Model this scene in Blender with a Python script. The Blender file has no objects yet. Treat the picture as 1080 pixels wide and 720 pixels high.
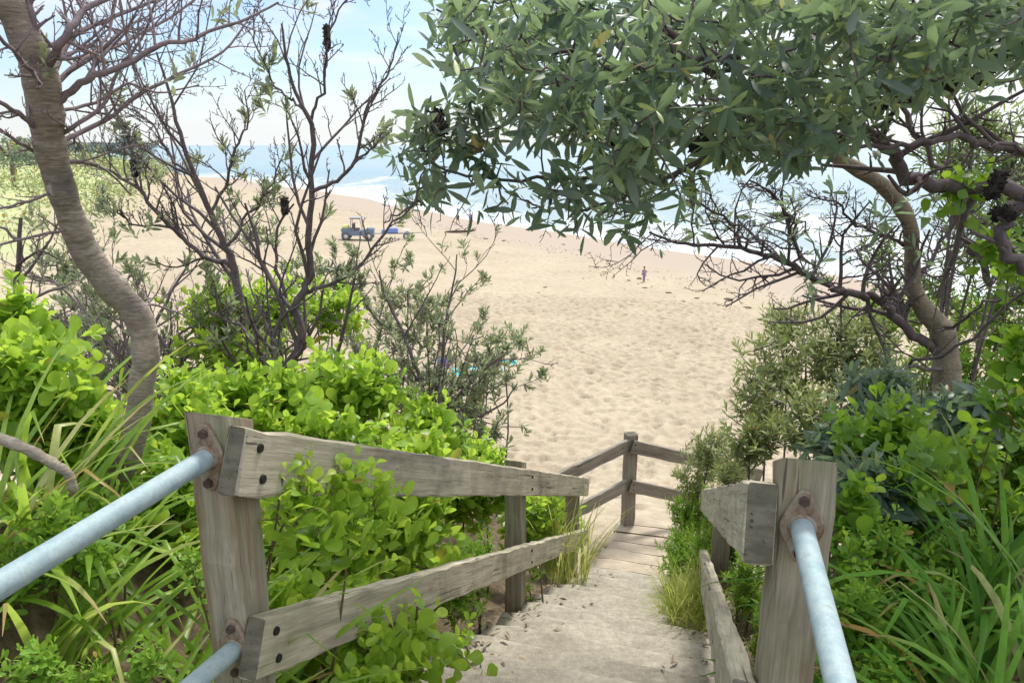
import bpy, bmesh, math, random
import numpy as np
from mathutils import Vector, Matrix

R = math.radians
S = bpy.context.scene
COL = S.collection
random.seed(7)

# ------------------------------------------------------------------ camera maths (used once, to read places off the photograph)
F, PITCH, H = 800.0, R(14.5), 9.0
CP, SP = math.cos(PITCH), math.sin(PITCH)


def P(u, v, Y):
    b = 360 - v
    yc = F * CP + b * SP
    zc = -F * SP + b * CP
    return np.array([(u - 540) / yc * Y, Y, H + zc / yc * Y])


def mpp(v, Y):
    return Y / (F * CP + (360 - v) * SP)


def sstep(a, b, x):
    t = np.clip((x - a) / (b - a), 0, 1)
    return t * t * (3 - 2 * t)


def norm(a):
    return a / np.maximum(np.linalg.norm(a, axis=-1, keepdims=True), 1e-9)


# ------------------------------------------------------------------ tagging
def tag(o, label=None, cat=None, group=None, kind=None):
    if label: o['label'] = label
    if cat: o['category'] = cat
    if group: o['group'] = group
    if kind: o['kind'] = kind
    return o


def empty(name, loc, label, cat, group=None, rz=0):
    o = bpy.data.objects.new(name, None)
    o.empty_display_size = 0.1
    COL.objects.link(o)
    o.location = loc
    o.rotation_euler = (0, 0, rz)
    return tag(o, label, cat, group)


def link(name, me, mat, parent=None, world=True):
    o = bpy.data.objects.new(name, me)
    COL.objects.link(o)
    if mat is not None:
        me.materials.append(mat)
    if parent is not None:
        o.parent = parent
        if world:   # geometry given in world coordinates under an unrotated empty
            o.location = tuple(-c for c in world_loc(parent))
    return o


def world_loc(o):
    l = Vector((0, 0, 0))
    while o is not None:
        l = l + Vector(o.location)
        o = o.parent
    return l


def copy_tree(o, parent=None):
    c = o.copy()
    COL.objects.link(c)
    c.parent = parent
    for ch in list(o.children):
        copy_tree(ch, c)
    return c


# ------------------------------------------------------------------ mesh from arrays
def np_mesh(name, V, Fq, attrs=None, smooth=True):
    V = np.asarray(V, dtype=np.float32)
    Fq = np.asarray(Fq, dtype=np.int32)
    me = bpy.data.meshes.new(name)
    n, k = Fq.shape
    me.vertices.add(len(V))
    me.vertices.foreach_set('co', V.ravel())
    me.loops.add(n * k)
    me.loops.foreach_set('vertex_index', Fq.ravel())
    me.polygons.add(n)
    me.polygons.foreach_set('loop_start', np.arange(0, n * k, k, dtype=np.int32))
    if smooth:
        me.polygons.foreach_set('use_smooth', np.ones(n, dtype=bool))
    for key, arr in (attrs or {}).items():
        a = me.attributes.new(key, 'FLOAT', 'POINT')
        a.data.foreach_set('value', np.asarray(arr, dtype=np.float32))
    me.update(calc_edges=True)
    return me


class Geo:
    def __init__(s):
        s.V, s.F, s.n = [], [], 0
        s.A = {}

    def add(s, V, Fq, **attrs):
        s.V.append(V)
        s.F.append(np.asarray(Fq) + s.n)
        s.n += len(V)
        for k, a in attrs.items():
            s.A.setdefault(k, []).append(a)

    def tube(s, pts, rads, sides=6):
        pts = np.asarray(pts, float)
        k = len(pts)
        T = np.empty_like(pts)
        T[1:-1] = pts[2:] - pts[:-2]
        T[0] = pts[1] - pts[0]
        T[-1] = pts[-1] - pts[-2]
        T = norm(T)
        ref = np.array([0, 0, 1.0]) if abs(T[0][2]) < .9 else np.array([1.0, 0, 0])
        e = np.cross(T[0], ref)
        e /= np.linalg.norm(e)
        a = np.arange(sides) * 2 * math.pi / sides
        ca, sa = np.cos(a)[:, None], np.sin(a)[:, None]
        V = np.empty((k, sides, 3))
        for i in range(k):
            e = e - T[i] * np.dot(e, T[i])
            e /= max(np.linalg.norm(e), 1e-9)
            f = np.cross(T[i], e)
            V[i] = pts[i] + rads[i] * (ca * e + sa * f)
        i0 = (np.arange(k - 1)[:, None] * sides + np.arange(sides)[None]).ravel()
        j = np.roll(np.arange(sides), -1)
        i1 = (np.arange(k - 1)[:, None] * sides + j[None]).ravel()
        s.add(V.reshape(-1, 3), np.stack([i0, i1, i1 + sides, i0 + sides], 1))

    def build(s, name, mat, parent=None, smooth=True):
        if not s.V:
            return None
        at = {k: np.concatenate(a) for k, a in s.A.items()}
        me = np_mesh(name, np.concatenate(s.V), np.concatenate(s.F), at, smooth)
        return link(name, me, mat, parent)


def spline(pts, n=4):
    """Catmull-Rom through the rows of pts."""
    p = np.asarray(pts, float)
    q = np.vstack([2 * p[0] - p[1], p, 2 * p[-1] - p[-2]])
    out = []
    for i in range(len(p) - 1):
        a, b, c, d = q[i:i + 4]
        for t in np.arange(n) / n:
            out.append(.5 * (2 * b + (c - a) * t + (2 * a - 5 * b + 4 * c - d) * t * t + (-a + 3 * b - 3 * c + d) * t ** 3))
    out.append(p[-1])
    return np.array(out)


# ------------------------------------------------------------------ leaves
OBOV = [(0, .06), (.14, .12), (.32, .5), (.55, .92), (.75, 1.0), (.9, .72), (1, .16)]
LANC = [(0, .08), (.22, .6), (.5, 1.0), (.78, .85), (1, .12)]
NARR = [(0, .2), (.4, 1.0), (.75, .8), (1, .06)]
TINY = [(0, .25), (.5, 1.0), (1, .15)]


def add_leaves(g, base, d, n, L, W, prof, rnd, curv=.12, fold=.18, age=None):
    N, k = len(base), len(prof)
    d = norm(d)
    s = norm(np.cross(d, n))
    n = np.cross(s, d)
    cv = np.broadcast_to(np.asarray(curv, float), (N,))
    V = np.empty((N, k, 3, 3))
    for i, (t, w) in enumerate(prof):
        c = base + d * (L * t * (1 - .3 * cv * cv * t))[:, None] - n * (L * cv * t * t)[:, None]
        hw = (W * w * .5)[:, None]
        V[:, i, 0] = c - s * hw + n * hw * fold
        V[:, i, 1] = c
        V[:, i, 2] = c + s * hw + n * hw * fold
    q = []
    for i in range(k - 1):
        for c in (0, 1):
            a = i * 3 + c
            q.append([a, a + 1, a + 4, a + 3])
    q = np.array(q)
    Fq = (q[None] + (np.arange(N) * k * 3)[:, None, None]).reshape(-1, 4)
    tt = np.tile(np.repeat([p[0] for p in prof], 3), N)
    g.add(V.reshape(-1, 3), Fq, rnd=np.repeat(rnd, k * 3), along=tt)


def frame(ax):
    ref = np.where(np.abs(ax[:, 2:3]) < .9, np.array([[0, 0, 1.0]]), np.array([[1.0, 0, 0]]))
    e1 = norm(np.cross(ax, ref))
    return e1, np.cross(ax, e1)


def rosettes(g, tips, ax, rng, n=10, stem=.12, a0=25, a1=80, L=.06, W=.035, prof=OBOV, curv=.12, fold=.18, lvar=.25, topsmall=.55, young=.3, jit=11, grav=0.0, keepp=.93, deadp=.012):
    M = len(tips)
    if M == 0: return
    ax = norm(ax)
    e1, e2 = frame(ax)
    fr = np.tile(np.linspace(0, 1, n), M)
    id_ = np.repeat(np.arange(M), n)
    az = np.tile(np.arange(n) * 2.4, M) + np.repeat(rng.uniform(0, 6.28, M), n) + rng.normal(0, .3, M * n)
    pol = np.radians(a0 + (a1 - a0) * fr + rng.normal(0, jit, M * n))
    A = ax[id_]
    rad = np.cos(az)[:, None] * e1[id_] + np.sin(az)[:, None] * e2[id_]
    d = np.cos(pol)[:, None] * A + np.sin(pol)[:, None] * rad
    d = norm(d - np.array([0, 0, grav]) * (.4 + fr)[:, None])
    nn = A - (A * d).sum(1, keepdims=True) * d + (.15 + .012 * jit) * rng.normal(size=(M * n, 3))
    base = tips[id_] - A * (stem * fr)[:, None] * np.repeat(rng.uniform(.6, 1.2, M), n)[:, None]
    ll = L * (topsmall + (1 - topsmall) * np.minimum(1, fr * 1.8)) * rng.uniform(1 - lvar, 1 + lvar, M * n)
    ww = ll * (W / L) * rng.uniform(.85, 1.15, M * n)
    rnd = np.clip(.4 * np.repeat(rng.uniform(0, 1, M), n) + .35 * rng.uniform(0, 1, M * n) + young * (1 - fr), 0, 1)
    rnd = np.where(rng.uniform(size=M * n) < deadp, 1.0, rnd * .96)
    keep = rng.uniform(size=M * n) < keepp
    cv = curv * rng.uniform(.2, 2.0, M * n)
    add_leaves(g, base[keep], d[keep], nn[keep], ll[keep], ww[keep], prof, rnd[keep], cv[keep], fold)


def blades(g, root, rng, n=60, L=.8, W=.014, spread=.12, az=None, tilt=(8, 45), bend=(50, 120), prof=None, k=8):
    """arching strap leaves from one tussock; az = (centre, half-width) limits the directions."""
    a = rng.uniform(0, 6.283, n) if az is None else R(az[0]) + rng.uniform(-1, 1, n) * R(az[1])
    r = spread * np.sqrt(rng.uniform(0, 1, n))
    aa = rng.uniform(0, 6.283, n)
    c = np.stack([root[0] + r * np.cos(aa), root[1] + r * np.sin(aa), np.full(n, root[2]) - .03], 1)
    th0 = np.radians(rng.uniform(*tilt, n))
    th1 = th0 + np.radians(rng.uniform(*bend, n))
    ll = L * rng.uniform(.55, 1.15, n)
    ww = W * rng.uniform(.7, 1.25, n)
    hv = np.stack([np.cos(a), np.sin(a), 0 * a], 1)
    tw = rng.normal(0, .35, n)
    V = np.empty((n, k, 3, 3))
    rndv = rng.uniform(0, 1, n)
    kink = np.where(rng.uniform(size=n) < .22, rng.uniform(.45, .8, n), 2.0)
    for i in range(k):
        t = i / (k - 1)
        th = th0 + (th1 - th0) * t ** 1.5 + np.where(t > kink, 1.1, 0)
        T = hv * np.sin(th)[:, None] + np.array([[0, 0, 1.0]]) * np.cos(th)[:, None]
        s = np.stack([-np.sin(a), np.cos(a), 0 * a], 1)
        nn = np.cross(s, T)
        sw = s * np.cos(tw * t)[:, None] + nn * np.sin(tw * t)[:, None]
        w = ww * (.75 + .5 * t if t < .35 else .925 * (1 - ((t - .35) / .65) ** 2.2) + .03)
        hw = (w * .5)[:, None]
        V[:, i, 0] = c - sw * hw + nn * hw * .35
        V[:, i, 1] = c
        V[:, i, 2] = c + sw * hw + nn * hw * .35
        c = c + T * (ll / (k - 1))[:, None]
    q = np.array([[i * 3 + cc, i * 3 + cc + 1, i * 3 + cc + 4, i * 3 + cc + 3] for i in range(k - 1) for cc in (0, 1)])
    Fq = (q[None] + (np.arange(n) * k * 3)[:, None, None]).reshape(-1, 4)
    g.add(V.reshape(-1, 3), Fq, rnd=np.repeat(rndv, k * 3), along=np.tile(np.repeat(np.arange(k) / (k - 1), 3), n))


# ------------------------------------------------------------------ branches
def grow(g, pts, rads, rng, level, nch, ratio=.5, up=.3, tips=None, sides=5, wild=.22, minr=.0022, ang=.85, tmin=.2, seglen=None):
    g.tube(pts, rads, sides if level else max(sides, 7))
    pts = np.asarray(pts)
    seg = np.linalg.norm(np.diff(pts, axis=0), axis=1)
    cum = np.concatenate([[0], np.cumsum(seg)])
    Lp = cum[-1]
    if tips is not None and level >= 1:
        tips.append((pts[-1], norm(pts[-1] - pts[-2])))
    if not nch:
        return
    n = nch[0]
    n = int(n) + (rng.uniform() < n - int(n))
    for c in range(n):
        t = tmin + (1 - tmin) * (c + rng.uniform(0, 1)) / n
        x = t * Lp
        i = min(np.searchsorted(cum, x) - 1, len(seg) - 1)
        i = max(i, 0)
        f = (x - cum[i]) / seg[i]
        p = pts[i] * (1 - f) + pts[i + 1] * f
        r0 = rads[i] * (1 - f) + rads[i + 1] * f
        T = norm(pts[i + 1] - pts[i])
        q = rng.normal(size=3)
        q = norm(q - T * np.dot(q, T))
        d = norm(T * .55 + q * ang + np.array([0, 0, up]))
        L = Lp * ratio * rng.uniform(.55, 1.15) * (1.15 - .5 * t)
        if seglen: L = min(L, seglen)
        k = 5
        pp = [p]
        for j in range(k):
            d = norm(d + rng.normal(0, wild, 3) + np.array([0, 0, up * .25]))
            pp.append(pp[-1] + d * L / k)
        r = max(min(r0 * .6, r0 - .0005), minr)
        rr = [max(r * (1 - .62 * j / k), minr * .75) for j in range(k + 1)]
        grow(g, pp, rr, rng, level + 1, nch[1:], ratio, up, tips, max(sides - 1, 4), wild, minr, ang, tmin, seglen)


def connect(g, roots, tips, rng, r=.004, sag=.04, sides=4, maxn=9999):
    """join every tip to the nearest wood already there, so the twigs fork outwards."""
    nodes = np.array(roots)
    dist = np.linalg.norm(tips[:, None] - nodes[None], axis=2).min(1) if len(nodes) < 400 else np.linalg.norm(tips - nodes.mean(0), axis=1)
    buf = np.empty((len(nodes) + 3 * len(tips), 3))
    buf[:len(nodes)] = nodes
    n = len(nodes)
    for i in np.argsort(dist)[:maxn]:
        t = tips[i]
        dd = np.linalg.norm(buf[:n] - t, axis=1)
        j = dd.argmin()
        a = buf[j]
        L = dd[j]
        if L < .02: continue
        off = rng.normal(0, .10, 3) * L
        m1 = a * .65 + t * .35 + off - np.array([0, 0, sag * L])
        m2 = a * .3 + t * .7 + off * .6
        rr = r * (1 + min(L, 1.0))
        g.tube([a, m1, m2, t], [rr, rr * .85, rr * .7, rr * .5], sides)
        buf[n:n + 3] = (m1, m2, t)
        n += 3


# ------------------------------------------------------------------ materials
def M(name):
    m = bpy.data.materials.new(name)
    m.use_nodes = True
    nt = m.node_tree
    b = nt.nodes['Principled BSDF']
    return m, nt, b


def nd(nt, typ, **kw):
    n = nt.nodes.new(typ)
    for k, v in kw.items():
        if k in n.inputs.keys() if hasattr(n.inputs, 'keys') else False:
            n.inputs[k].default_value = v
        else:
            setattr(n, k, v)
    return n


def ramp(nt, stops, fac=None, interp='LINEAR'):
    r = nt.nodes.new('ShaderNodeValToRGB')
    r.color_ramp.interpolation = interp
    el = r.color_ramp.elements
    while len(el) < len(stops): el.new(.5)
    for e, (p, c) in zip(el, stops):
        e.position = p
        e.color = (*c, 1) if len(c) == 3 else c
    if fac is not None: nt.links.new(fac, r.inputs[0])
    return r.outputs[0]


def noise(nt, scale, detail=4, rough=.55, vec=None, dist=0):
    n = nt.nodes.new('ShaderNodeTexNoise')
    n.inputs['Scale'].default_value = scale
    n.inputs['Detail'].default_value = detail
    n.inputs['Roughness'].default_value = rough
    n.inputs['Distortion'].default_value = dist
    if vec is not None: nt.links.new(vec, n.inputs['Vector'])
    return n.outputs['Fac']


def coords(nt, kind='Object', scale=(1, 1, 1), rot=(0, 0, 0)):
    t = nt.nodes.new('ShaderNodeTexCoord')
    m = nt.nodes.new('ShaderNodeMapping')
    m.inputs['Scale'].default_value = scale
    m.inputs['Rotation'].default_value = rot
    nt.links.new(t.outputs[kind], m.inputs[0])
    return m.outputs[0]


def wpos(nt, scale=(1, 1, 1), rotz=0):
    g = nt.nodes.new('ShaderNodeNewGeometry')
    m = nt.nodes.new('ShaderNodeMapping')
    m.inputs['Scale'].default_value = scale
    m.inputs['Rotation'].default_value = (0, 0, rotz)
    nt.links.new(g.outputs['Position'], m.inputs[0])
    return m.outputs[0]


def mix(nt, fac, a, b, typ='MIX'):
    m = nt.nodes.new('ShaderNodeMix')
    m.data_type = 'RGBA'
    m.blend_type = typ
    for i, x in ((0, fac), (6, a), (7, b)):
        if hasattr(x, 'is_output'): nt.links.new(x, m.inputs[i])
        elif i == 0: m.inputs[0].default_value = x
        else: m.inputs[i].default_value = (*x, 1)
    return m.outputs[2]


def math_(nt, op, a, b=0.0, clamp=False):
    m = nt.nodes.new('ShaderNodeMath')
    m.operation = op
    m.use_clamp = clamp
    for i, x in ((0, a), (1, b)):
        if hasattr(x, 'is_output'): nt.links.new(x, m.inputs[i])
        else: m.inputs[i].default_value = x
    return m.outputs[0]


def attr(nt, name):
    a = nt.nodes.new('ShaderNodeAttribute')
    a.attribute_name = name
    return a.outputs['Fac']


def bump(nt, b, h, strength=.4, dist=.02):
    n = nt.nodes.new('ShaderNodeBump')
    n.inputs['Strength'].default_value = strength
    n.inputs['Distance'].default_value = dist
    nt.links.new(h, n.inputs['Height'])
    nt.links.new(n.outputs[0], b.inputs['Normal'])


def leaf_mat(name, stops, trans=(.25, .4, .05), tmix=.35, rough=.45, spec=.35, tip=None, under=None, dead=(.30, .19, .06)):
    m, nt, b = M(name)
    stops = [(p_ * .965, c_) for p_, c_ in stops] + [(.985, dead), (1.0, dead)]
    c = ramp(nt, stops, attr(nt, 'rnd'))
    nz = noise(nt, 60, 2, .5, wpos(nt))
    c = mix(nt, .35, c, ramp(nt, [(.3, (.55, .55, .55)), (.7, (1.25, 1.25, 1.25))], nz), 'MULTIPLY')
    if tip:
        f = math_(nt, 'MULTIPLY', ramp(nt, [(.72, (0, 0, 0)), (.97, (1, 1, 1))], attr(nt, 'along')), ramp(nt, [(.68, (0, 0, 0)), (.85, (1, 1, 1))], attr(nt, 'rnd')))
        c = mix(nt, f, c, tip)
    if under:
        g = nt.nodes.new('ShaderNodeNewGeometry')
        c = mix(nt, g.outputs['Backfacing'], c, under)
    nt.links.new(c, b.inputs['Base Color'])
    b.inputs['Roughness'].default_value = rough
    b.inputs['Specular IOR Level'].default_value = spec
    t = nt.nodes.new('ShaderNodeBsdfTranslucent')
    tc = mix(nt, .55, c, trans)
    nt.links.new(tc, t.inputs[0])
    ms = nt.nodes.new('ShaderNodeMixShader')
    ms.inputs[0].default_value = tmix
    nt.links.new(b.outputs[0], ms.inputs[1])
    nt.links.new(t.outputs[0], ms.inputs[2])
    nt.links.new(ms.outputs[0], nt.nodes['Material Output'].inputs[0])
    return m


def bark_mat(name, a, b_, scale=9, bumpd=.006, band=0, rings=False):
    m, nt, b = M(name)
    v = wpos(nt)
    n1 = noise(nt, scale, 6, .65, v)
    n2 = noise(nt, scale * 6, 4, .6, wpos(nt, (1, 1, 3)))
    c = ramp(nt, [(.3, a), (.72, b_)], n1)
    c = mix(nt, .6, c, ramp(nt, [(.3, (.45, .45, .45)), (.7, (1.3, 1.3, 1.3))], n2), 'MULTIPLY')
    hh = math_(nt, 'ADD', n2, n1)
    if band:
        w = nt.nodes.new('ShaderNodeTexWave')
        w.bands_direction = 'Z'
        w.inputs['Scale'].default_value = band
        w.inputs['Distortion'].default_value = 5
        w.inputs['Detail'].default_value = 3
        nt.links.new(v, w.inputs[0])
        c = mix(nt, .3, c, ramp(nt, [(.05, (.4, .38, .36)), (.35, (1, 1, 1))], w.outputs[1]), 'MULTIPLY')
        hh = math_(nt, 'ADD', hh, math_(nt, 'MULTIPLY', w.outputs[1], .5))
    if rings:
        rg_ = noise(nt, 1, 3, .6, wpos(nt, (5, 5, 75)), .4)
        c = mix(nt, .38, c, ramp(nt, [(.34, (.35, .33, .32)), (.42, (1, 1, 1))], rg_), 'MULTIPLY')
        li = noise(nt, 17, 5, .7, v, .5)
        c = mix(nt, ramp(nt, [(.60, (0, 0, 0)), (.68, (.75,) * 3)], li), c, (.40, .385, .34))
        dk = noise(nt, 4.5, 4, .6, v)
        c = mix(nt, ramp(nt, [(.55, (0, 0, 0)), (.70, (.5,) * 3)], dk), c, (.09, .082, .082))
        hh = math_(nt, 'ADD', hh, math_(nt, 'MULTIPLY', rg_, .8))
    nt.links.new(c, b.inputs['Base Color'])
    b.inputs['Roughness'].default_value = .9
    b.inputs['Specular IOR Level'].default_value = .1
    bump(nt, b, hh, .7, bumpd)
    return m


def plain(name, c, rough=.6, metal=0.0, var=.25, scale=20, spec=.4):
    m, nt, b = M(name)
    n = noise(nt, scale, 4, .6, coords(nt))
    lo = tuple(x * (1 - var) for x in c)
    hi = tuple(min(1, x * (1 + var)) for x in c)
    nt.links.new(ramp(nt, [(.3, lo), (.7, hi)], n), b.inputs['Base Color'])
    b.inputs['Roughness'].default_value = rough
    b.inputs['Metallic'].default_value = metal
    b.inputs['Specular IOR Level'].default_value = spec
    return m


def wood_mat(name, a, b_, green=.25, stain=0.0):
    """silvered timber, grain along local X"""
    m, nt, b = M(name)
    oi = nt.nodes.new('ShaderNodeObjectInfo')
    tc = nt.nodes.new('ShaderNodeTexCoord')
    ad = nt.nodes.new('ShaderNodeVectorMath')
    ad.operation = 'MULTIPLY_ADD'
    nt.links.new(oi.outputs['Random'], ad.inputs[0])
    ad.inputs[1].default_value = (9, 17, 5)
    nt.links.new(tc.outputs['Object'], ad.inputs[2])

    def mp(sc):
        q = nt.nodes.new('ShaderNodeMapping')
        q.inputs['Scale'].default_value = sc
        nt.links.new(ad.outputs[0], q.inputs[0])
        return q.outputs[0]
    fine = noise(nt, 1, 6, .7, mp((5, 170, 170)), .3)
    mid = noise(nt, 1, 4, .6, mp((1.6, 38, 38)), .5)
    blot = noise(nt, 1, 5, .6, mp((5, 9, 9)))
    crack = noise(nt, 1, 3, .5, mp((1.2, 75, 75)), .2)
    c = ramp(nt, [(.28, a), (.7, b_)], mid)
    c = mix(nt, .75, c, ramp(nt, [(.25, (.6, .6, .6)), (.7, (1.25, 1.25, 1.25))], fine), 'MULTIPLY')
    c = mix(nt, math_(nt, 'MULTIPLY', ramp(nt, [(.5, (0, 0, 0)), (.72, (1, 1, 1))], blot), green), c, (.15, .17, .07))
    blot2 = noise(nt, 1, 4, .6, mp((3, 7, 7)))
    c = mix(nt, math_(nt, 'MULTIPLY', ramp(nt, [(.52, (0, 0, 0)), (.68, (1, 1, 1))], blot2), .45), c, (.10, .09, .08))
    if stain:
        st = noise(nt, 1, 3, .5, mp((1.5, 12, 12)))
        zz = nt.nodes.new('ShaderNodeSeparateXYZ')
        nt.links.new(tc.outputs['Object'], zz.inputs[0])
        f = math_(nt, 'MULTIPLY', ramp(nt, [(.48, (0, 0, 0)), (.6, (1, 1, 1))], st), stain)
        c = mix(nt, f, c, (.23, .10, .035))
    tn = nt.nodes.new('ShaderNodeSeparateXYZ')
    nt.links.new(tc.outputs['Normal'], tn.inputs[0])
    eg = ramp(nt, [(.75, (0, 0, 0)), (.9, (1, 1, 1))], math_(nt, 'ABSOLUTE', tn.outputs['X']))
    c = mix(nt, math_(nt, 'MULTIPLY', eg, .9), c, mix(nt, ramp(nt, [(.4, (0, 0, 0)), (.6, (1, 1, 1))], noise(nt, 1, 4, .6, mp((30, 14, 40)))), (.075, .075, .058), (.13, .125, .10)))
    ck = ramp(nt, [(.30, (1, 1, 1)), (.36, (0, 0, 0))], crack)
    c = mix(nt, math_(nt, 'MULTIPLY', ck, .75), c, (.045, .04, .035))
    nt.links.new(c, b.inputs['Base Color'])
    b.inputs['Roughness'].default_value = .92
    b.inputs['Specular IOR Level'].default_value = .12
    hh = math_(nt, 'SUBTRACT', fine, math_(nt, 'MULTIPLY', ck, 1.5))
    bump(nt, b, hh, .6, .004)
    return m


MAT = {}
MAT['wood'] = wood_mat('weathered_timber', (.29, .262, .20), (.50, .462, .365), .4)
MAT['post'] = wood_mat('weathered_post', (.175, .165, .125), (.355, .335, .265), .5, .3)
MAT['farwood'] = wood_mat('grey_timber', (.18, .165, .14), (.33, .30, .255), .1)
MAT['galv'] = None
m, nt, b = M('galvanised_steel')
v = coords(nt)
n1, n2 = noise(nt, 22, 5, .65, v), noise(nt, 160, 3, .6, v)
c = ramp(nt, [(.3, (.20, .285, .325)), (.6, (.31, .39, .415)), (.75, (.24, .265, .26))], n1)
c = mix(nt, .35, c, ramp(nt, [(.3, (.7, .7, .7)), (.7, (1.15, 1.15, 1.15))], n2), 'MULTIPLY')
nt.links.new(c, b.inputs['Base Color'])
b.inputs['Metallic'].default_value = .2
b.inputs['Specular IOR Level'].default_value = .18
nt.links.new(ramp(nt, [(.3, (.6,) * 3), (.7, (.8,) * 3)], n1), b.inputs['Roughness'])
MAT['galv'] = m
m, nt, b = M('rusty_zinc')
v = coords(nt)
n1 = noise(nt, 35, 6, .7, v)
nt.links.new(ramp(nt, [(.35, (.30, .28, .24)), (.52, (.24, .19, .14)), (.66, (.15, .075, .04))], n1), b.inputs['Base Color'])
b.inputs['Roughness'].default_value = .8
b.inputs['Metallic'].default_value = .2
bump(nt, b, n1, .5, .004)
MAT['rust'] = m
MAT['bolt'] = plain('rusted_bolt', (.085, .06, .05), .75, .3)
MAT['hole'] = plain('bolt_hole', (.012, .011, .010), .9)

# foliage
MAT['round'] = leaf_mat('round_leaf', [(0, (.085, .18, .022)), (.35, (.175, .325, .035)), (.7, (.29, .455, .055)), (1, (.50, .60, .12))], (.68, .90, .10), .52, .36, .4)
MAT['roundd'] = leaf_mat('round_leaf_shade', [(0, (.05, .11, .015)), (.45, (.085, .20, .025)), (.8, (.18, .33, .035)), (1, (.42, .50, .07))], (.50, .76, .06), .46, .36, .4)  # darker copy of the round leaf, with shade put into its colours
MAT['fine'] = leaf_mat('fine_leaf', [(0, (.09, .19, .025)), (.5, (.17, .33, .04)), (1, (.28, .44, .07))], (.45, .66, .07), .4, .5, .3)
MAT['grey'] = leaf_mat('grey_banksia_leaf', [(0, (.13, .165, .12)), (.5, (.21, .26, .165)), (.8, (.29, .335, .17)), (1, (.42, .44, .15))], (.45, .55, .22), .42, .5, .35, under=(.22, .25, .2))
MAT['bank'] = leaf_mat('banksia_leaf', [(0, (.028, .062, .072)), (.4, (.060, .112, .104)), (.75, (.115, .18, .105)), (1, (.38, .44, .11))], (.44, .60, .24), .42, .40, .45, under=(.12, .16, .155))
MAT['olive'] = leaf_mat('olive_leaf', [(0, (.11, .15, .065)), (.5, (.21, .26, .11)), (1, (.38, .41, .14))], (.46, .56, .15), .3, .5, .3)
MAT['darkolive'] = leaf_mat('dark_olive_leaf', [(0, (.06, .10, .05)), (.5, (.12, .18, .07)), (1, (.26, .34, .10))], (.36, .5, .12), .36, .5, .25)
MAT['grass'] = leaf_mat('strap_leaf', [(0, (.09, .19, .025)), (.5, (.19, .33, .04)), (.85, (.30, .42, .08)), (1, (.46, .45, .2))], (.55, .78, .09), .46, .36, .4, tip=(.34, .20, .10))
MAT['grassd'] = leaf_mat('strap_leaf_shade', [(0, (.035, .11, .015)), (.5, (.08, .21, .022)), (.9, (.15, .30, .045)), (1, (.30, .29, .14))], (.26, .50, .05), .40, .45, .12, tip=(.32, .20, .11))  # strap leaf again, its greens darkened to carry the shade
MAT['drygrass'] = leaf_mat('dry_grass', [(0, (.20, .30, .05)), (.5, (.33, .40, .09)), (1, (.50, .46, .18))], (.6, .66, .16), .5, .6, .2)
MAT['far'] = leaf_mat('hazy_leaf', [(0, (.13, .18, .15)), (.5, (.19, .26, .19)), (1, (.28, .35, .22))], (.25, .32, .2), .2, .8, .1)  # distance haze put into these pale greens
MAT['farblue'] = leaf_mat('distant_leaf', [(0, (.15, .205, .225)), (.5, (.20, .26, .275)), (1, (.26, .325, .325))], (.2, .27, .25), .15, .9, .05)  # aerial haze painted into the blue-grey leaf colours
MAT['dune'] = leaf_mat('dune_leaf', [(0, (.20, .235, .14)), (.5, (.29, .34, .17)), (1, (.40, .43, .22))], (.3, .4, .1), .25, .8, .1)  # greens dulled and paled, haze over the dune put into the colour
MAT['bark'] = bark_mat('smooth_bark', (.19, .165, .145), (.42, .365, .305), 6, .007, 0, True)
MAT['twig'] = bark_mat('bare_twig', (.095, .078, .085), (.20, .165, .17), 20, .003)
MAT['twigp'] = bark_mat('purple_twig', (.15, .115, .13), (.30, .245, .26), 20, .003)  # pale purple lift is haze bloom put into the twig colour
MAT['darkbark'] = bark_mat('dark_bark', (.18, .155, .125), (.40, .345, .265), 9, .010, 0, True)
MAT['stem'] = bark_mat('thin_stem', (.10, .085, .05), (.19, .16, .09), 30, .002)
MAT['cone'] = bark_mat('seed_cone', (.03, .028, .03), (.075, .065, .06), 60, .01)
MAT['flower'] = plain('flower_spike', (.42, .34, .12), .8)

# ------------------------------------------------------------------ terrain
NS = np.array([.857, .514])


def shore_t(X, Y):
    X, Y = np.asarray(X, float), np.asarray(Y, float)
    return 1.1 * np.maximum(Y - 215, 0) + X * .857 + Y * .514 - 45.8 + 1.2 * np.sin(.06 * (X * .514 - Y * .857) + .6) + .5 * np.sin(.21 * (X * .514 - Y * .857))


def path_x(Y):
    return -.03 + .285 * (Y - 1.7)


def bumps(X, Y):
    return (np.sin(X * 1.7 + 1.3 * np.sin(Y * .9)) * np.cos(Y * 1.9 + .7 * np.sin(X * 1.3)))


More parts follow.
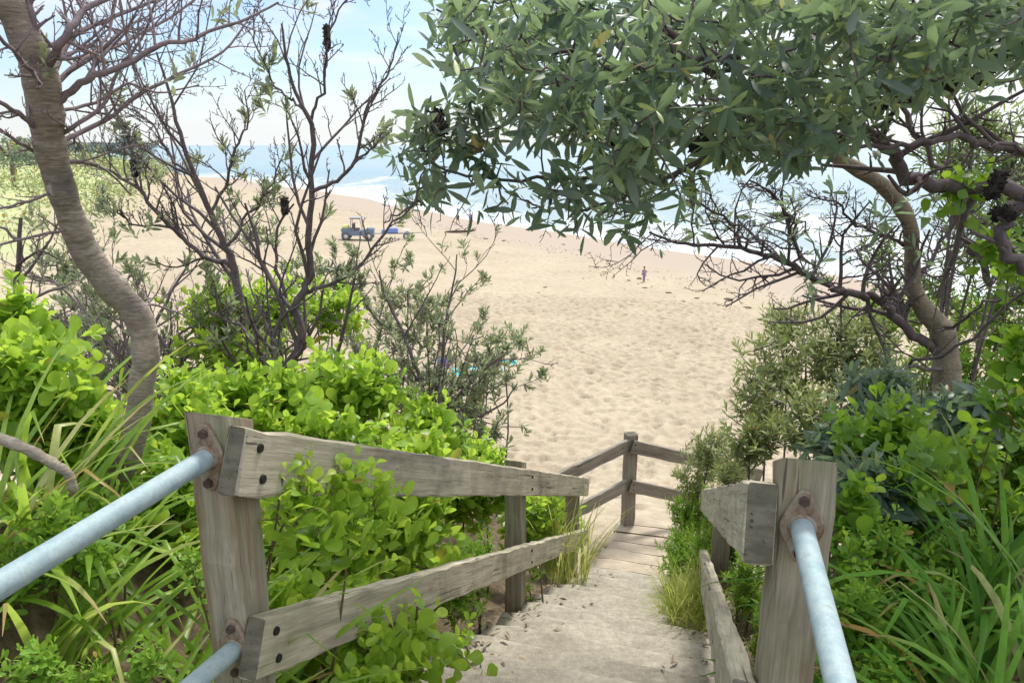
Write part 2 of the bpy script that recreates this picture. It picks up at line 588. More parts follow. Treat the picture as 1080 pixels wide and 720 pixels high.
def zg(X, Y):
    X, Y = np.asarray(X, float), np.asarray(Y, float)
    t = shore_t(X, Y)
    beach = np.clip(-t * .05, -6, 1.75)
    # the near dune that carries the steps
    a = np.interp(Y, [-60, -5, 1.75, 6.7, 8.2, 10.5, 14.5, 17], [9.5, 7.5, 7.30, 4.85, 4.72, 3.9, 1.95, 1.6])
    side = sstep(.95, 1.9, np.abs(X - path_x(np.clip(Y, 1, 7))))
    a = a + np.where(X < path_x(np.clip(Y, 1, 7)), .75, .55) * side * (1 - sstep(4, 8.5, Y))
    a = a + .05 * bumps(X, Y) * side
    a = a - .34 * (1 - sstep(.62, .82, np.abs(X - path_x(np.clip(Y, 1, 8))))) * sstep(1.0, 1.3, Y) * (1 - sstep(7.4, 7.7, Y))
    fade = sstep(-40, -14, -np.abs(X))
    near = beach + np.maximum(a - beach, 0) * np.where(Y < 17.5, 1, 0)
    near = np.where(Y < 17.5, np.maximum(near, beach), beach)
    # far dune on the left
    xf = -17 - .385 * (Y - 22)
    dd = np.clip(xf - X, 0, 400)
    far = 1.75 + 6.0 * (1 - np.exp(-dd / 22)) + .9 * np.sin(dd * .11 + Y * .03) * sstep(4, 25, dd) + .6 * np.sin(Y * .11) * sstep(4, 30, dd)
    far = np.where(dd > 0, far, -50) * 1.0
    far = np.where(Y > 14, far, np.where(dd > 0, 1.75 + (far - 1.75) * sstep(0, 14, Y), -50))
    z = np.maximum(near, np.where(t < -20, far, -50))
    return z


def axis_vals(parts):
    return np.unique(np.concatenate([np.arange(a, b, s) for a, b, s in parts]))


gx = axis_vals([(-9000, -1000, 1000), (-1000, -200, 50), (-200, -60, 5), (-60, -10, 1.0), (-10, 12, .1), (12, 60, .8), (60, 200, 6), (200, 1000, 80), (1000, 9001, 1000)])
gy = axis_vals([(-9000, -1000, 1000), (-1000, -100, 100), (-100, -4, 4), (-4, 40, .1), (40, 60, .5), (60, 160, 1.5), (160, 400, 8), (400, 1000, 60), (1000, 9001, 1000)])
GX, GY = np.meshgrid(gx, gy, indexing='ij')
GZ = zg(GX, GY)
# scuffed sand: real footprints-sized unevenness on the dry beach
rg = np.random.default_rng(3)
inland = sstep(-9, -16, shore_t(GX, GY)) * (GY > 8) * (GY < 60)
dim = np.zeros_like(GZ)
x0i = np.searchsorted(gx, -10); y0i = np.searchsorted(gy, 8)
for k in range(15000):
    a_, b_ = rg.uniform(-9.8, 11.8), 8.5 + 31 * rg.uniform()
    i_, j_ = x0i + int((a_ + 10) / .1), np.searchsorted(gy, b_)
    w_ = rg.uniform(.10, .2)
    sl_ = (slice(i_ - 4, i_ + 5), slice(j_ - 4, j_ + 5))
    r2 = (GX[sl_] - a_) ** 2 + (GY[sl_] - b_) ** 2
    dim[sl_] += rg.uniform(.3, 1.1) * (-.055 * np.exp(-r2 / w_ ** 2 * 1.6) + .03 * np.exp(-(np.sqrt(r2) - w_ * 1.3) ** 2 / .006))
for k in range(14):
    a0_, b0_ = rg.uniform(-6, 8), 13 + 4 * rg.uniform()
    hd_ = rg.uniform(-.7, .7)
    for q_ in range(42):
        hd_ += rg.normal(0, .05)
        a0_ += .72 * math.sin(hd_); b0_ += .72 * math.cos(hd_)
        if not (-9.4 < a0_ < 11.4 and b0_ < 39): break
        sd_ = .14 if q_ % 2 else -.14
        i_, j_ = x0i + int((a0_ + sd_ + 10) / .1), np.searchsorted(gy, b0_)
        sl_ = (slice(i_ - 3, i_ + 4), slice(j_ - 4, j_ + 5))
        r2 = (GX[sl_] - a0_ - sd_) ** 2 / .014 + (GY[sl_] - b0_) ** 2 / .035
        dim[sl_] += -.085 * np.exp(-r2)
GZ = GZ + inland * (np.clip(dim * 1.45, -.13, .1) + .03 * np.sin(GX * 1.1 + np.sin(GY * .7) * 2) * np.sin(GY * 1.3 + GX * .2))
nx, ny = GX.shape
idx = np.arange(nx * ny).reshape(nx, ny)
FQ = np.stack([idx[:-1, :-1], idx[1:, :-1], idx[1:, 1:], idx[:-1, 1:]], -1).reshape(-1, 4)
dpath = np.abs(GX - path_x(np.clip(GY, 1, 8)))
veg = (1 - sstep(8.5, 12.5, GY)) * sstep(.62, .85, dpath + .06 * bumps(GX * 3, GY * 3))
track = (GY > 6.9) * sstep(.1, .5, GX + .06 * (GY - 7))       # pale sand beyond the landing
veg = veg * (1 - track)
veg = np.where(GY < 1.6, sstep(.7, .95, np.abs(GX)), veg)
xf = -17 - .385 * (GY - 22)
fd = sstep(1, 9, xf - GX + 3 * bumps(GX * .12, GY * .1)) * (GY > 14)
me = np_mesh('ground', np.stack([GX, GY, GZ], -1).reshape(-1, 3), FQ, {'veg': veg.ravel(), 'fardune': fd.ravel(), 'shore': shore_t(GX, GY).ravel()})
m, nt, b = M('sand_and_soil')
p1 = wpos(nt)
foot = nt.nodes.new('ShaderNodeTexVoronoi')
foot.feature = 'SMOOTH_F1'
foot.inputs['Scale'].default_value = 2.6
foot.inputs['Randomness'].default_value = 1
nzw = nt.nodes.new('ShaderNodeTexNoise')
nzw.inputs['Scale'].default_value = 1.4
nzw.inputs['Detail'].default_value = 3
nt.links.new(p1, nzw.inputs['Vector'])
vadd = nt.nodes.new('ShaderNodeVectorMath')
vadd.operation = 'MULTIPLY_ADD'
nt.links.new(nzw.outputs['Color'], vadd.inputs[0])
vadd.inputs[1].default_value = (.8, .8, .8)
nt.links.new(p1, vadd.inputs[2])
nt.links.new(vadd.outputs[0], foot.inputs['Vector'])
nbig, nmid, nfin = noise(nt, .25, 5, .6, p1), noise(nt, 3.2, 5, .65, p1), noise(nt, 40, 4, .65, p1)
sand = ramp(nt, [(.3, (.325, .278, .212)), (.7, (.39, .338, .262))], nbig)
sand = mix(nt, .55, sand, ramp(nt, [(.3, (.66, .64, .60)), (.65, (1.1, 1.1, 1.1))], nmid), 'MULTIPLY')
sand = mix(nt, .25, sand, ramp(nt, [(.3, (.7, .7, .7)), (.7, (1.2, 1.2, 1.2))], nfin), 'MULTIPLY')
wet = ramp(nt, [(0, (0, 0, 0)), (1, (1, 1, 1))], math_(nt, 'MULTIPLY', math_(nt, 'ADD', attr(nt, 'shore'), math_(nt, 'ADD', 12.0, math_(nt, 'MULTIPLY', nbig, 6.0))), .14, True))
sand = mix(nt, wet, sand, (.315, .265, .225))
soil = ramp(nt, [(.3, (.045, .035, .022)), (.6, (.13, .10, .065)), (.8, (.20, .16, .10))], noise(nt, 14, 6, .7, p1))
duneg = ramp(nt, [(.33, (.42, .35, .22)), (.45, (.34, .37, .19)), (.7, (.29, .34, .18))], noise(nt, .09, 5, .65, p1))  # far dune greens carry painted haze as well
c = mix(nt, attr(nt, 'fardune'), sand, duneg)
c = mix(nt, attr(nt, 'veg'), c, soil)
nt.links.new(c, b.inputs['Base Color'])
b.inputs['Roughness'].default_value = .95
b.inputs['Specular IOR Level'].default_value = .15
dry = math_(nt, 'SUBTRACT', 1.0, wet)
hh = math_(nt, 'ADD', math_(nt, 'MULTIPLY', foot.outputs['Distance'], .55), math_(nt, 'MULTIPLY', nmid, .55))
hh = math_(nt, 'MULTIPLY', hh, dry)
hh = math_(nt, 'ADD', hh, math_(nt, 'MULTIPLY', nfin, .05))
bump(nt, b, hh, .9, .11)
tag(link('ground', me, m), kind='structure')

# ------------------------------------------------------------------ sea
sx = axis_vals([(-20000, -2000, 2000), (-2000, -200, 100), (-200, 200, 4), (200, 2000, 100), (2000, 20001, 2000)])
sy = axis_vals([(-2000, 0, 400), (0, 300, 4), (300, 2000, 100), (2000, 30001, 2000)])
SX, SY = np.meshgrid(sx, sy, indexing='ij')
ST = shore_t(SX, SY)
along = SX * .514 - SY * .857
SZ = .16 * np.sin(ST * .42 + .9 * np.sin(along * .07)) * sstep(4, 25, ST) * (1 - sstep(90, 200, ST)) + 0 * SX
i2 = np.arange(SX.size).reshape(SX.shape)
SF = np.stack([i2[:-1, :-1], i2[1:, :-1], i2[1:, 1:], i2[:-1, 1:]], -1).reshape(-1, 4)
me = np_mesh('sea', np.stack([SX, SY, SZ], -1).reshape(-1, 3), SF, {'shore': np.clip(ST, -50, 2000).ravel()})
m, nt, b = M('sea_water')
sh = attr(nt, 'shore')
ang = math.atan2(.514, .857)
pw = wpos(nt, (.075, .014, 1), -ang)
pw2 = wpos(nt, (.35, .11, 1), -ang)
f1, f2 = noise(nt, 1, 6, .62, pw, .6), noise(nt, 1, 5, .65, pw2, .4)
dist = math_(nt, 'MULTIPLY', sh, 1 / 130)
thr = ramp(nt, [(0, (.10,) * 3), (.02, (.46,) * 3), (.10, (.53,) * 3), (.3, (.57,) * 3), (.6, (.64,) * 3), (1, (.74,) * 3)], dist)
mixf = math_(nt, 'ADD', math_(nt, 'MULTIPLY', f1, .7), math_(nt, 'MULTIPLY', f2, .3))
foam = ramp(nt, [(.44, (0, 0, 0)), (.56, (1, 1, 1))], math_(nt, 'ADD', math_(nt, 'SUBTRACT', mixf, thr), .5))
deep = ramp(nt, [(0, (.20, .27, .31)), (.3, (.165, .26, .32)), (1, (.20, .285, .345))], math_(nt, 'MULTIPLY', sh, 1 / 260, True))  # paler far out: distance haze put into the water colour
c = mix(nt, math_(nt, 'MULTIPLY', foam, .9), deep, (.46, .50, .53))
nt.links.new(c, b.inputs['Base Color'])
nt.links.new(ramp(nt, [(0, (.38,) * 3), (1, (.85,) * 3)], foam), b.inputs['Roughness'])
b.inputs['Specular IOR Level'].default_value = .22
hw = math_(nt, 'ADD', noise(nt, 1, 5, .6, wpos(nt, (.8, .25, 1), -ang)), math_(nt, 'MULTIPLY', foam, .5))
bump(nt, b, hw, .5, .35)
tag(link('sea', me, m), kind='structure')


# ------------------------------------------------------------------ timber
MW = {}


def beam(name, p0, p1, w, h, mat, parent, side=None, seed=0, chamf=.006, rough=.0018, n=None, cut=0.0):
    p0, p1 = Vector(p0), Vector(p1)
    x = (p1 - p0)
    L = x.length
    x.normalize()
    if side is None:
        y = Vector((0, 0, 1)).cross(x).normalized()
    else:
        y = Vector(side)
        y = (y - x * y.dot(x)).normalized()
    z = x.cross(y)
    rng = np.random.default_rng(seed)
    n = n or max(4, int(L / .09))
    a, b_, c_ = w / 2, h / 2, chamf
    prof = [(-a + c_, -b_), (a - c_, -b_), (a, -b_ + c_), (a, b_ - c_), (a - c_, b_), (-a + c_, b_), (-a, b_ - c_), (-a, -b_ + c_)]
    bm = bmesh.new()
    rings = []
    xs = [0, .004] + [L * i / n for i in range(1, n)] + [L - .004, L]
    for k, xx in enumerate(xs):
        end = k in (0, len(xs) - 1)
        ring = []
        sc = .94 if end else 1.0
        wob = rng.normal(0, rough, 2)
        for (yy, zz) in prof:
            j = rng.normal(0, rough, 3)
            xo = -cut * zz * (k >= len(xs) - 2)
            ring.append(bm.verts.new((xx + xo + (rng.normal(0, rough) if end else 0), yy * (1 - (1 - sc) * .004 / .06 * (.1 / w) * 1.2) + j[1] + wob[0], zz * (1 - (1 - sc) * .06) + j[2] + wob[1])))
        rings.append(ring)
    for r0, r1 in zip(rings, rings[1:]):
        for i in range(8):
            k = (i + 1) % 8
            bm.faces.new((r0[i], r0[k], r1[k], r1[i]))
    bm.faces.new(rings[0][::-1])
    bm.faces.new(rings[-1])
    bmesh.ops.recalc_face_normals(bm, faces=bm.faces)
    me = bpy.data.meshes.new(name)
    bm.to_mesh(me)
    bm.free()
    o = bpy.data.objects.new(name, me)
    COL.objects.link(o)
    me.materials.append(mat)
    o.parent = parent
    mw = Matrix(((x.x, y.x, z.x, p0.x), (x.y, y.y, z.y, p0.y), (x.z, y.z, z.z, p0.z), (0, 0, 0, 1)))
    o.matrix_local = Matrix.Translation(-world_loc(parent)) @ mw
    MW[o.name] = mw
    return o


def disc(name, p, nrm, r, thick, mat, parent, sides=12, squash=1.0):
    """a bolt head or dark bolt hole standing a few mm proud of a face"""
    bm = bmesh.new()
    bmesh.ops.create_cone(bm, cap_ends=True, segments=sides, radius1=r, radius2=r * .88, depth=thick)
    bmesh.ops.scale(bm, vec=(1, squash, 1), verts=bm.verts)
    me = bpy.data.meshes.new(name)
    bm.to_mesh(me)
    bm.free()
    o = bpy.data.objects.new(name, me)
    COL.objects.link(o)
    me.materials.append(mat)
    o.parent = parent
    q = Vector(nrm).to_track_quat('Z', 'Y')
    ml = Matrix.Translation(Vector(p)) @ q.to_matrix().to_4x4()
    base = MW[parent.name].inverted()
    o.matrix_local = base @ ml
    return o


HZ = np.array([0, 0, H])
dL = np.array([.281, 1.0, 0])
dL /= np.linalg.norm(dL)
dR = np.array([.249, 1.0, 0])
dR /= np.linalg.norm(dR)


def lf(Y, z): return Vector((-.65 + .281 * (Y - 1.7), Y, H + z))          # line of the left fence posts' path side
def rf(Y, z): return Vector((.585 + .249 * (Y - 1.55), Y, H + z))         # line of the right one


nL = Vector((dL[1], -dL[0], 0))    # towards the path, from the left fence
nR = Vector((-dR[1], dR[0], 0))


def rz_l(Y): return -.640 - .487 * (Y - 1.66)      # top of the left top rail
def rz_r(Y): return -.712 - .482 * (Y - 1.5)


def ground_rel(x, y): return float(zg(x, y)) - H


# left fence ------------------------------------------------------------
fl = empty('timber_fence', (float(lf(4, 0).x), 4, float(zg(.0, 4))), 'weathered grey timber fence with two sloping rails down the left side of the path', 'fence')
PW = .108
for k, (Y, top, nm) in enumerate(((1.7, -.625, 'post'), (4.28, rz_l(4.28) + .05, 'post'), (6.08, rz_l(6.08) - .03, 'post'))):
    c = lf(Y, 0) - nL * (PW / 2)
    zb = ground_rel(c.x, c.y) - .3
    beam('post', (c.x, c.y, H + zb), (c.x, c.y, H + top), PW, PW, MAT['post'], fl, side=nL, seed=20 + k, chamf=.004, cut=.47)
RH = .158
for k, off in enumerate((0, -.498)):
    a, e = 1.632, 6.32
    pa, pe = lf(a, 0) + nL * .026, lf(e, 0) + nL * .026
    za, ze = rz_l(a) + off - RH / 2, rz_l(e) + off - RH / 2
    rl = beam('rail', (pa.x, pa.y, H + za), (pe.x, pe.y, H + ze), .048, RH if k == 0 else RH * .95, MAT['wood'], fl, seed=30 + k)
    for Y in (1.70, 4.28, 6.1):
        for dz in (.04, -.04):
            q = lf(Y, rz_l(Y) + off - RH / 2 + dz) + nL * .0525
            disc('bolt_hole', q, nL, .012 if Y < 2 else .009, .007, MAT['hole'], rl, 14, 1.0)

# right fence -----------------------------------------------------------
fr_ = empty('timber_fence', (float(rf(4, 0).x), 4, float(zg(1.3, 4))), 'weathered grey timber fence with thick end-cut rail on the right side of the path', 'fence')
for k, (Y, top) in enumerate(((1.56, -.672), (4.6, rz_r(4.6) - .02), (6.5, rz_r(6.5) + .03))):
    c = rf(Y, 0) - nR * (.116 / 2)
    beam('post', (c.x, c.y, H + ground_rel(c.x, c.y) - .3), (c.x, c.y, H + top), .116, .116, MAT['post'], fr_, side=nR, seed=40 + k, chamf=.004, cut=-.47)
for k, off in enumerate((0, -.50)):
    a, e = 1.47, 6.62
    pa, pe = rf(a, 0) + nR * .033, rf(e, 0) + nR * .033
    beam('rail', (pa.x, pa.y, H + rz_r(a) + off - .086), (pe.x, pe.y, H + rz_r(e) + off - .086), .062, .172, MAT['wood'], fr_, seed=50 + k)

# far corner fence ------------------------------------------------------
ff = empty('timber_fence', (1.24, 7.6, H - 4), 'grey timber corner fence closing off the far end of the boardwalk landing', 'fence')
CPz = -2.975
c0 = Vector((1.27, 7.58, H))
l0 = Vector((.36, 6.74, H))
r0_ = Vector((2.55, 7.82, H))
beam('post', (c0.x, c0.y, H - 4.3), (c0.x, c0.y, H + CPz), .12, .12, MAT['farwood'], ff, side=(1, .25, 0), seed=60, chamf=.008)
beam('post', (l0.x, l0.y, H - 4.5), (l0.x, l0.y, H + CPz - .10), .11, .11, MAT['farwood'], ff, side=(1, .25, 0), seed=61)
beam('post', (r0_.x, r0_.y, H - 5.0), (r0_.x, r0_.y, H + CPz - .44), .11, .11, MAT['farwood'], ff, side=(1, .25, 0), seed=62)
for off in (-.045, -.50):
    d = (c0 - l0).normalized()
    nn = Vector((d.y, -d.x, 0))
    a, e = l0 - d * .15 + nn * .085, c0 - d * .055 + nn * .012
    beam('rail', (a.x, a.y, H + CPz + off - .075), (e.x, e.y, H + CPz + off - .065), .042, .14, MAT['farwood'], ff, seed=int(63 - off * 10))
    d = (r0_ - c0).normalized()
    nn = Vector((d.y, -d.x, 0))
    a, e = c0 + d * -.02 + nn * .084, r0_ + d * .2 + nn * .084
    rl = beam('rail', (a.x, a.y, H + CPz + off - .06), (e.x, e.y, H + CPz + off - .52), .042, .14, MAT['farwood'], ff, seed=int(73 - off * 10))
    for dz in (.03, -.03):
        disc('bolt_hole', Vector((c0.x, c0.y, H + CPz + off - .075 + dz)) + nn * .1065 + d * .015, nn, .008, .004, MAT['hole'], rl, 10)


# pipes -----------------------------------------------------------------
def handrail(label, A, d, L, post_n, rz):
    A, d = Vector(A), Vector(d).normalized()
    root = empty('handrail', A, label, 'handrail', 'galvanised pipe handrails bolted to the fence posts')
    g = Geo()
    g.tube(np.array([A + d * t for t in np.linspace(.012, L, 12)]), [.0242] * 12, 28)
    pipe = g.build('pipe', MAT['galv'], root)
    # collar
    g = Geo()
    g.tube(np.array([A + d * t for t in (.0, .002, .010, .014, .0142)]), [.0245, .031, .031, .028, .0242], 24)
    g.build('collar', MAT['rust'], root)
    # diamond flange on the face of the post
    bm = bmesh.new()
    outl = []
    for ca, r, cy in ((90, .02, .064), (0, .046, 0), (-90, .02, -.064), (180, .046, 0)):
        for da in np.linspace(-38, 38, 7):
            t = R(ca + (da if r < .03 else da * .85))
            outl.append((r * math.cos(t), cy + r * math.sin(t)))
    # anticlockwise order
    outl.sort(key=lambda p: -math.atan2(p[1], p[0]))
    vs = [bm.verts.new((x, y, 0)) for x, y in outl]
    f = bm.faces.new(vs)
    ex = bmesh.ops.extrude_face_region(bm, geom=[f])
    bmesh.ops.translate(bm, vec=(0, 0, .009), verts=[v for v in ex['geom'] if isinstance(v, bmesh.types.BMVert)])
    bmesh.ops.recalc_face_normals(bm, faces=bm.faces)
    bmesh.ops.bevel(bm, geom=[e for e in bm.edges if abs(e.verts[0].co.z - e.verts[1].co.z) < 1e-5 and e.verts[0].co.z > .005], offset=.002, segments=1, affect='EDGES')
    me = bpy.data.meshes.new('flange')
    bm.to_mesh(me)
    bm.free()
    fo = link('flange', me, MAT['rust'], root, False)
    zax = Vector(post_n).normalized()
    xax = Vector((0, 0, 1)).cross(zax).normalized()
    yax = zax.cross(xax)
    fo.matrix_local = Matrix(((xax.x, yax.x, zax.x, 0), (xax.y, yax.y, zax.y, 0), (xax.z, yax.z, zax.z, 0), (0, 0, 0, 1))) @ Matrix.Translation((0, 0, .001))
    for sgn in (1, -1):
        bm = bmesh.new()
        bmesh.ops.create_cone(bm, cap_ends=True, segments=6, radius1=.0125, radius2=.0105, depth=.012)
        me = bpy.data.meshes.new('bolt')
        bm.to_mesh(me)
        bm.free()
        bo = link('bolt', me, MAT['bolt'], fo, False)
        bo.location = (0, sgn * .062, .014)
    return root


fn = Vector((-dL[0], -dL[1], 0))
fnR = Vector((-dR[0], -dR[1], 0))
pc = lf(1.7, 0) - nL * (PW / 2) + fn * (PW / 2 + .001)
handrail('upper left galvanised pipe handrail bolted near the top of the left post', (pc.x + .004, pc.y, H - .710), (-.153, -.52, -.010), 3.2, fn, 0)
handrail('lower left galvanised pipe handrail bolted near the foot of the left post', (pc.x + .022, pc.y - .004, H - 1.225), (-.153, -.52, .05), 3.2, fn, 0)
pr = rf(1.56, 0) - nR * (.116 / 2) + fnR * (.116 / 2 + .001)
handrail('galvanised pipe handrail bolted to the end post on the right of the path', (pr.x - .004, pr.y, H - .795), (-.116, -.48, -.012), 3.2, fnR, 0)

# ------------------------------------------------------------------ steps and landing
m, nt, b = M('sandy_concrete')
v = wpos(nt)
n1, n2, n3 = noise(nt, 3, 6, .65, v), noise(nt, 26, 6, .7, v), noise(nt, 130, 3, .6, v)
st = noise(nt, 1, 4, .6, wpos(nt, (3, 38, 38), R(16)))
c = ramp(nt, [(.3, (.27, .247, .205)), (.55, (.36, .332, .277)), (.75, (.45, .415, .34))], n1)
c = mix(nt, .7, c, ramp(nt, [(.3, (.6, .6, .6)), (.68, (1.2, 1.2, 1.2))], n2), 'MULTIPLY')
c = mix(nt, .4, c, ramp(nt, [(.3, (.7, .7, .7)), (.68, (1.15, 1.15, 1.15))], st), 'MULTIPLY')
c = mix(nt, ramp(nt, [(.62, (0, 0, 0)), (.70, (.7, .7, .7))], n3), c, (.6, .55, .45))
n4 = noise(nt, 85, 3, .6, v)
c = mix(nt, ramp(nt, [(.30, (.75,) * 3), (.38, (0, 0, 0))], n4), c, (.17, .15, .12))
nt.links.new(c, b.inputs['Base Color'])
b.inputs['Roughness'].default_value = .95
b.inputs['Specular IOR Level'].default_value = .12
bump(nt, b, math_(nt, 'ADD', n2, math_(nt, 'MULTIPLY', n3, .4)), .7, .012)
MAT['step'] = m

ex_ = np.array([.957, -.29])      # across the path
ey_ = np.array([.29, .957])       # along it
rng = np.random.default_rng(11)
g = Geo()


def slab(g, c, half, y0, y1, ztop, th, rng, nx=26, ny=5, wear=.008):
    """one worn tread: a gridded top with rounded, chipped nosing and its side faces"""
    us = np.linspace(-half, half, nx)
    vs = np.concatenate([[y0], np.linspace(y0 + .012, y1 - .035, ny), [y1 - .012, y1]])
    prof = np.concatenate([[-.004], np.zeros(ny), [-.002, -.013]])
    chip = np.convolve(rng.normal(0, 1, nx + 8), np.ones(5) / 5, 'same')[4:-4]
    V = []
    for j, vv in enumerate(vs):
        for i, uu in enumerate(us):
            e = chip[i] * .016 if j >= len(vs) - 2 else 0
            p = c + ex_ * uu + ey_ * (vv + e)
            edge = sstep(.8, 1, abs(uu) / half) * .012
            V.append((p[0], p[1], ztop + prof[j] * (1 + .5 * chip[i]) + rng.normal(0, wear * .25) - edge + .004 * math.sin(uu * 9 + vv * 5)))
    nyy = len(vs)
    base = len(V)
    V = np.array(V)
    bot = V.copy()
    bot[:, 2] = ztop - th
    ii = np.arange(nyy * nx).reshape(nyy, nx)
    Fq = [np.stack([ii[:-1, :-1], ii[:-1, 1:], ii[1:, 1:], ii[1:, :-1]], -1).reshape(-1, 4)]
    for line in (ii[0], ii[-1], ii[:, 0], ii[:, -1]):
        Fq.append(np.stack([line[:-1], line[1:], line[1:] + base, line[:-1] + base], -1))
    g.add(np.vstack([V, bot]), np.concatenate(Fq))


NST = 14
y_start, run, rise = 1.75, .354, .168
for k in range(NST):
    y0 = k * run
    c = np.array([-.03, y_start]) + ey_ * 0
    z = H - 1.66 - (k + 1) * rise + rng.normal(0, .006)
    slab(g, c, .665 + rng.normal(0, .012), y0 - .10, y0 + run + .018 + rng.normal(0, .006), z, .20, rng)
slab(g, np.array([-.03, y_start]), .70, -3.6, .02, H - 1.66, .2, rng, 26, 24)
p = g.build('path', MAT['step'], None, False)
tag(p, kind='structure')

m, nt, b = M('boardwalk_timber')
v = wpos(nt, (1, 1, 1), R(17))
vg = wpos(nt, (4, 110, 110), R(17))
n1, n2 = noise(nt, 4, 5, .6, v), noise(nt, 1, 5, .7, vg)
c = ramp(nt, [(.3, (.30, .255, .20)), (.7, (.47, .40, .31))], n1)
c = mix(nt, .6, c, ramp(nt, [(.3, (.6, .6, .6)), (.7, (1.2, 1.2, 1.2))], n2), 'MULTIPLY')
nt.links.new(c, b.inputs['Base Color'])
b.inputs['Roughness'].default_value = .95
bump(nt, b, n2, .5, .005)
g = Geo()
zl = H - 1.66 - NST * rise - .012
y = NST * run + .03
cc = np.array([-.03, y_start])
for k in range(7):
    wdt = .185 + rng.normal(0, .006)
    off = .16 + .02 * k
    slab(g, cc + ex_ * off, .78 + rng.normal(0, .015), y, y + wdt, zl + rng.normal(0, .004), .05, rng, 14, 3, .002)
    y += wdt + .013
ld = g.build('boardwalk_landing', m, None, False)
tag(ld, 'sandy timber boardwalk landing of cross boards at the foot of the steps', 'boardwalk')
g = Geo()
# ------------------------------------------------------------------ planting
def in_path(p, pad=.0):
    x, y, z = p[:, 0], p[:, 1], p[:, 2] - H
    xl = -.65 + .281 * (y - 1.7)
    xr = .585 + .249 * (y - 1.55)
    a = (y > .3) & (y < 6.9) & (x > xl - .02 - pad) & (x < xr + .02 + pad)
    # keep the deck and the pale track free
    b = (y >= 6.6) & (y < 8.2) & (x > .55) & (x < 1.9)
    return a | b


STY = dict(
    round=dict(n=15, stem=.30, a0=22, a1=84, L=.080, W=.050, prof=OBOV, curv=.2, fold=.18, young=.25, jit=17, lvar=.36),
    roundfar=dict(n=12, stem=.24, a0=22, a1=85, L=.088, W=.05, prof=LANC, curv=.2, fold=.16, young=.25, jit=17, lvar=.36),
    fine=dict(n=20, stem=.16, a0=18, a1=70, L=.035, W=.012, prof=TINY, curv=.1, fold=.2, young=.3),
    grey=dict(n=15, stem=.12, a0=12, a1=68, L=.08, W=.022, prof=NARR, curv=.05, fold=.2, young=.3),
    olive=dict(n=14, stem=.16, a0=25, a1=75, L=.075, W=.017, prof=NARR, curv=.14, fold=.2, young=.3),
    broad=dict(n=11, stem=.14, a0=30, a1=90, L=.12, W=.032, prof=LANC, curv=.3, fold=.14, young=.25, jit=20, grav=.3, lvar=.35),
    bank=dict(n=12, stem=.13, a0=22, a1=95, L=.090, W=.0225, prof=LANC, curv=.16, fold=.16, young=.34, jit=20, grav=.18, lvar=.42, keepp=.85),
)


def shrub(name, label, cat, blobs, style, mat, rng, ntips, group=None, free=False, stems=True, stemmat='stem', shell=.3, wood=.0045, upw=.6, basexy=None, **over):
    st = dict(STY[style]); st.update(over)
    tips, axes, cens = [], [], []
    area = np.array([bl[3] * bl[4] for bl in blobs], float)
    for bl, ar in zip(blobs, area / area.sum()):
        u, v, Y, ru, rv = bl[:5]
        c = P(u, v, Y)
        s = mpp(v, Y)
        rad = np.array([ru * s, (bl[5] if len(bl) > 5 else min(ru, rv) * s * 1.0), rv * s])
        k = max(3, int(ntips * ar))
        d = norm(rng.normal(size=(k, 3)))
        rr = (shell + (1 - shell) * rng.uniform(0, 1, k)) ** .7
        rr = np.where(rng.uniform(size=k) < .14, rr * 1.28, rr)
        lump = 1 + .28 * np.sin(d[:, 0] * 7 + u) * np.cos(d[:, 2] * 6 + v)
        tips.append(c + d * rad * (rr * lump)[:, None])
        axes.append(norm(d * .6 + np.array([0, -.12, upw + .25]) + .35 * rng.normal(size=(k, 3))))
        cens.append(c)
    tips, axes = np.concatenate(tips), np.concatenate(axes)
    ok = tips[:, 2] > zg(tips[:, 0], tips[:, 1]) + .03
    if not free: ok &= ~in_path(tips)
    tips, axes = tips[ok], axes[ok]
    c = np.mean(cens, 0)
    bx, by = c[0], c[1]
    base = np.array([bx, by, float(zg(bx, by))])
    root = empty(name, base, label, cat, group)
    g = Geo()
    rosettes(g, tips, axes, rng, **st)
    g.build('foliage', mat, root)
    if stems:
        near = np.linalg.norm(tips[:, None] - np.array(cens)[None], axis=2).argmin(1)
        for ci, cc in enumerate(cens):
            g = Geo()
            bb_ = np.array([bx, by]) + (np.array(basexy) if basexy else 0)
            b0 = np.array([cc[0] * .7 + bb_[0] * .3, cc[1] * .7 + bb_[1] * .3, 0])
            if basexy: b0[:2] = cc[:2] + np.array(basexy)
            b0[2] = float(zg(b0[0], b0[1])) - .04
            pl = spline([b0, b0 * .5 + cc * .5 + rng.normal(0, .05, 3), cc], 4)
            g.tube(pl, np.linspace(wood * 2.4, wood * 1.3, len(pl)), 6)
            k = near == ci
            if k.any(): connect(g, pl[2:], (tips - axes * st['stem'] * .5)[k], rng, wood, maxn=400)
            g.build('stem', MAT[stemmat], root)
    return root, tips, axes


RN = np.random.default_rng
RS = 'round-leaved coastal shrubs left of the path'
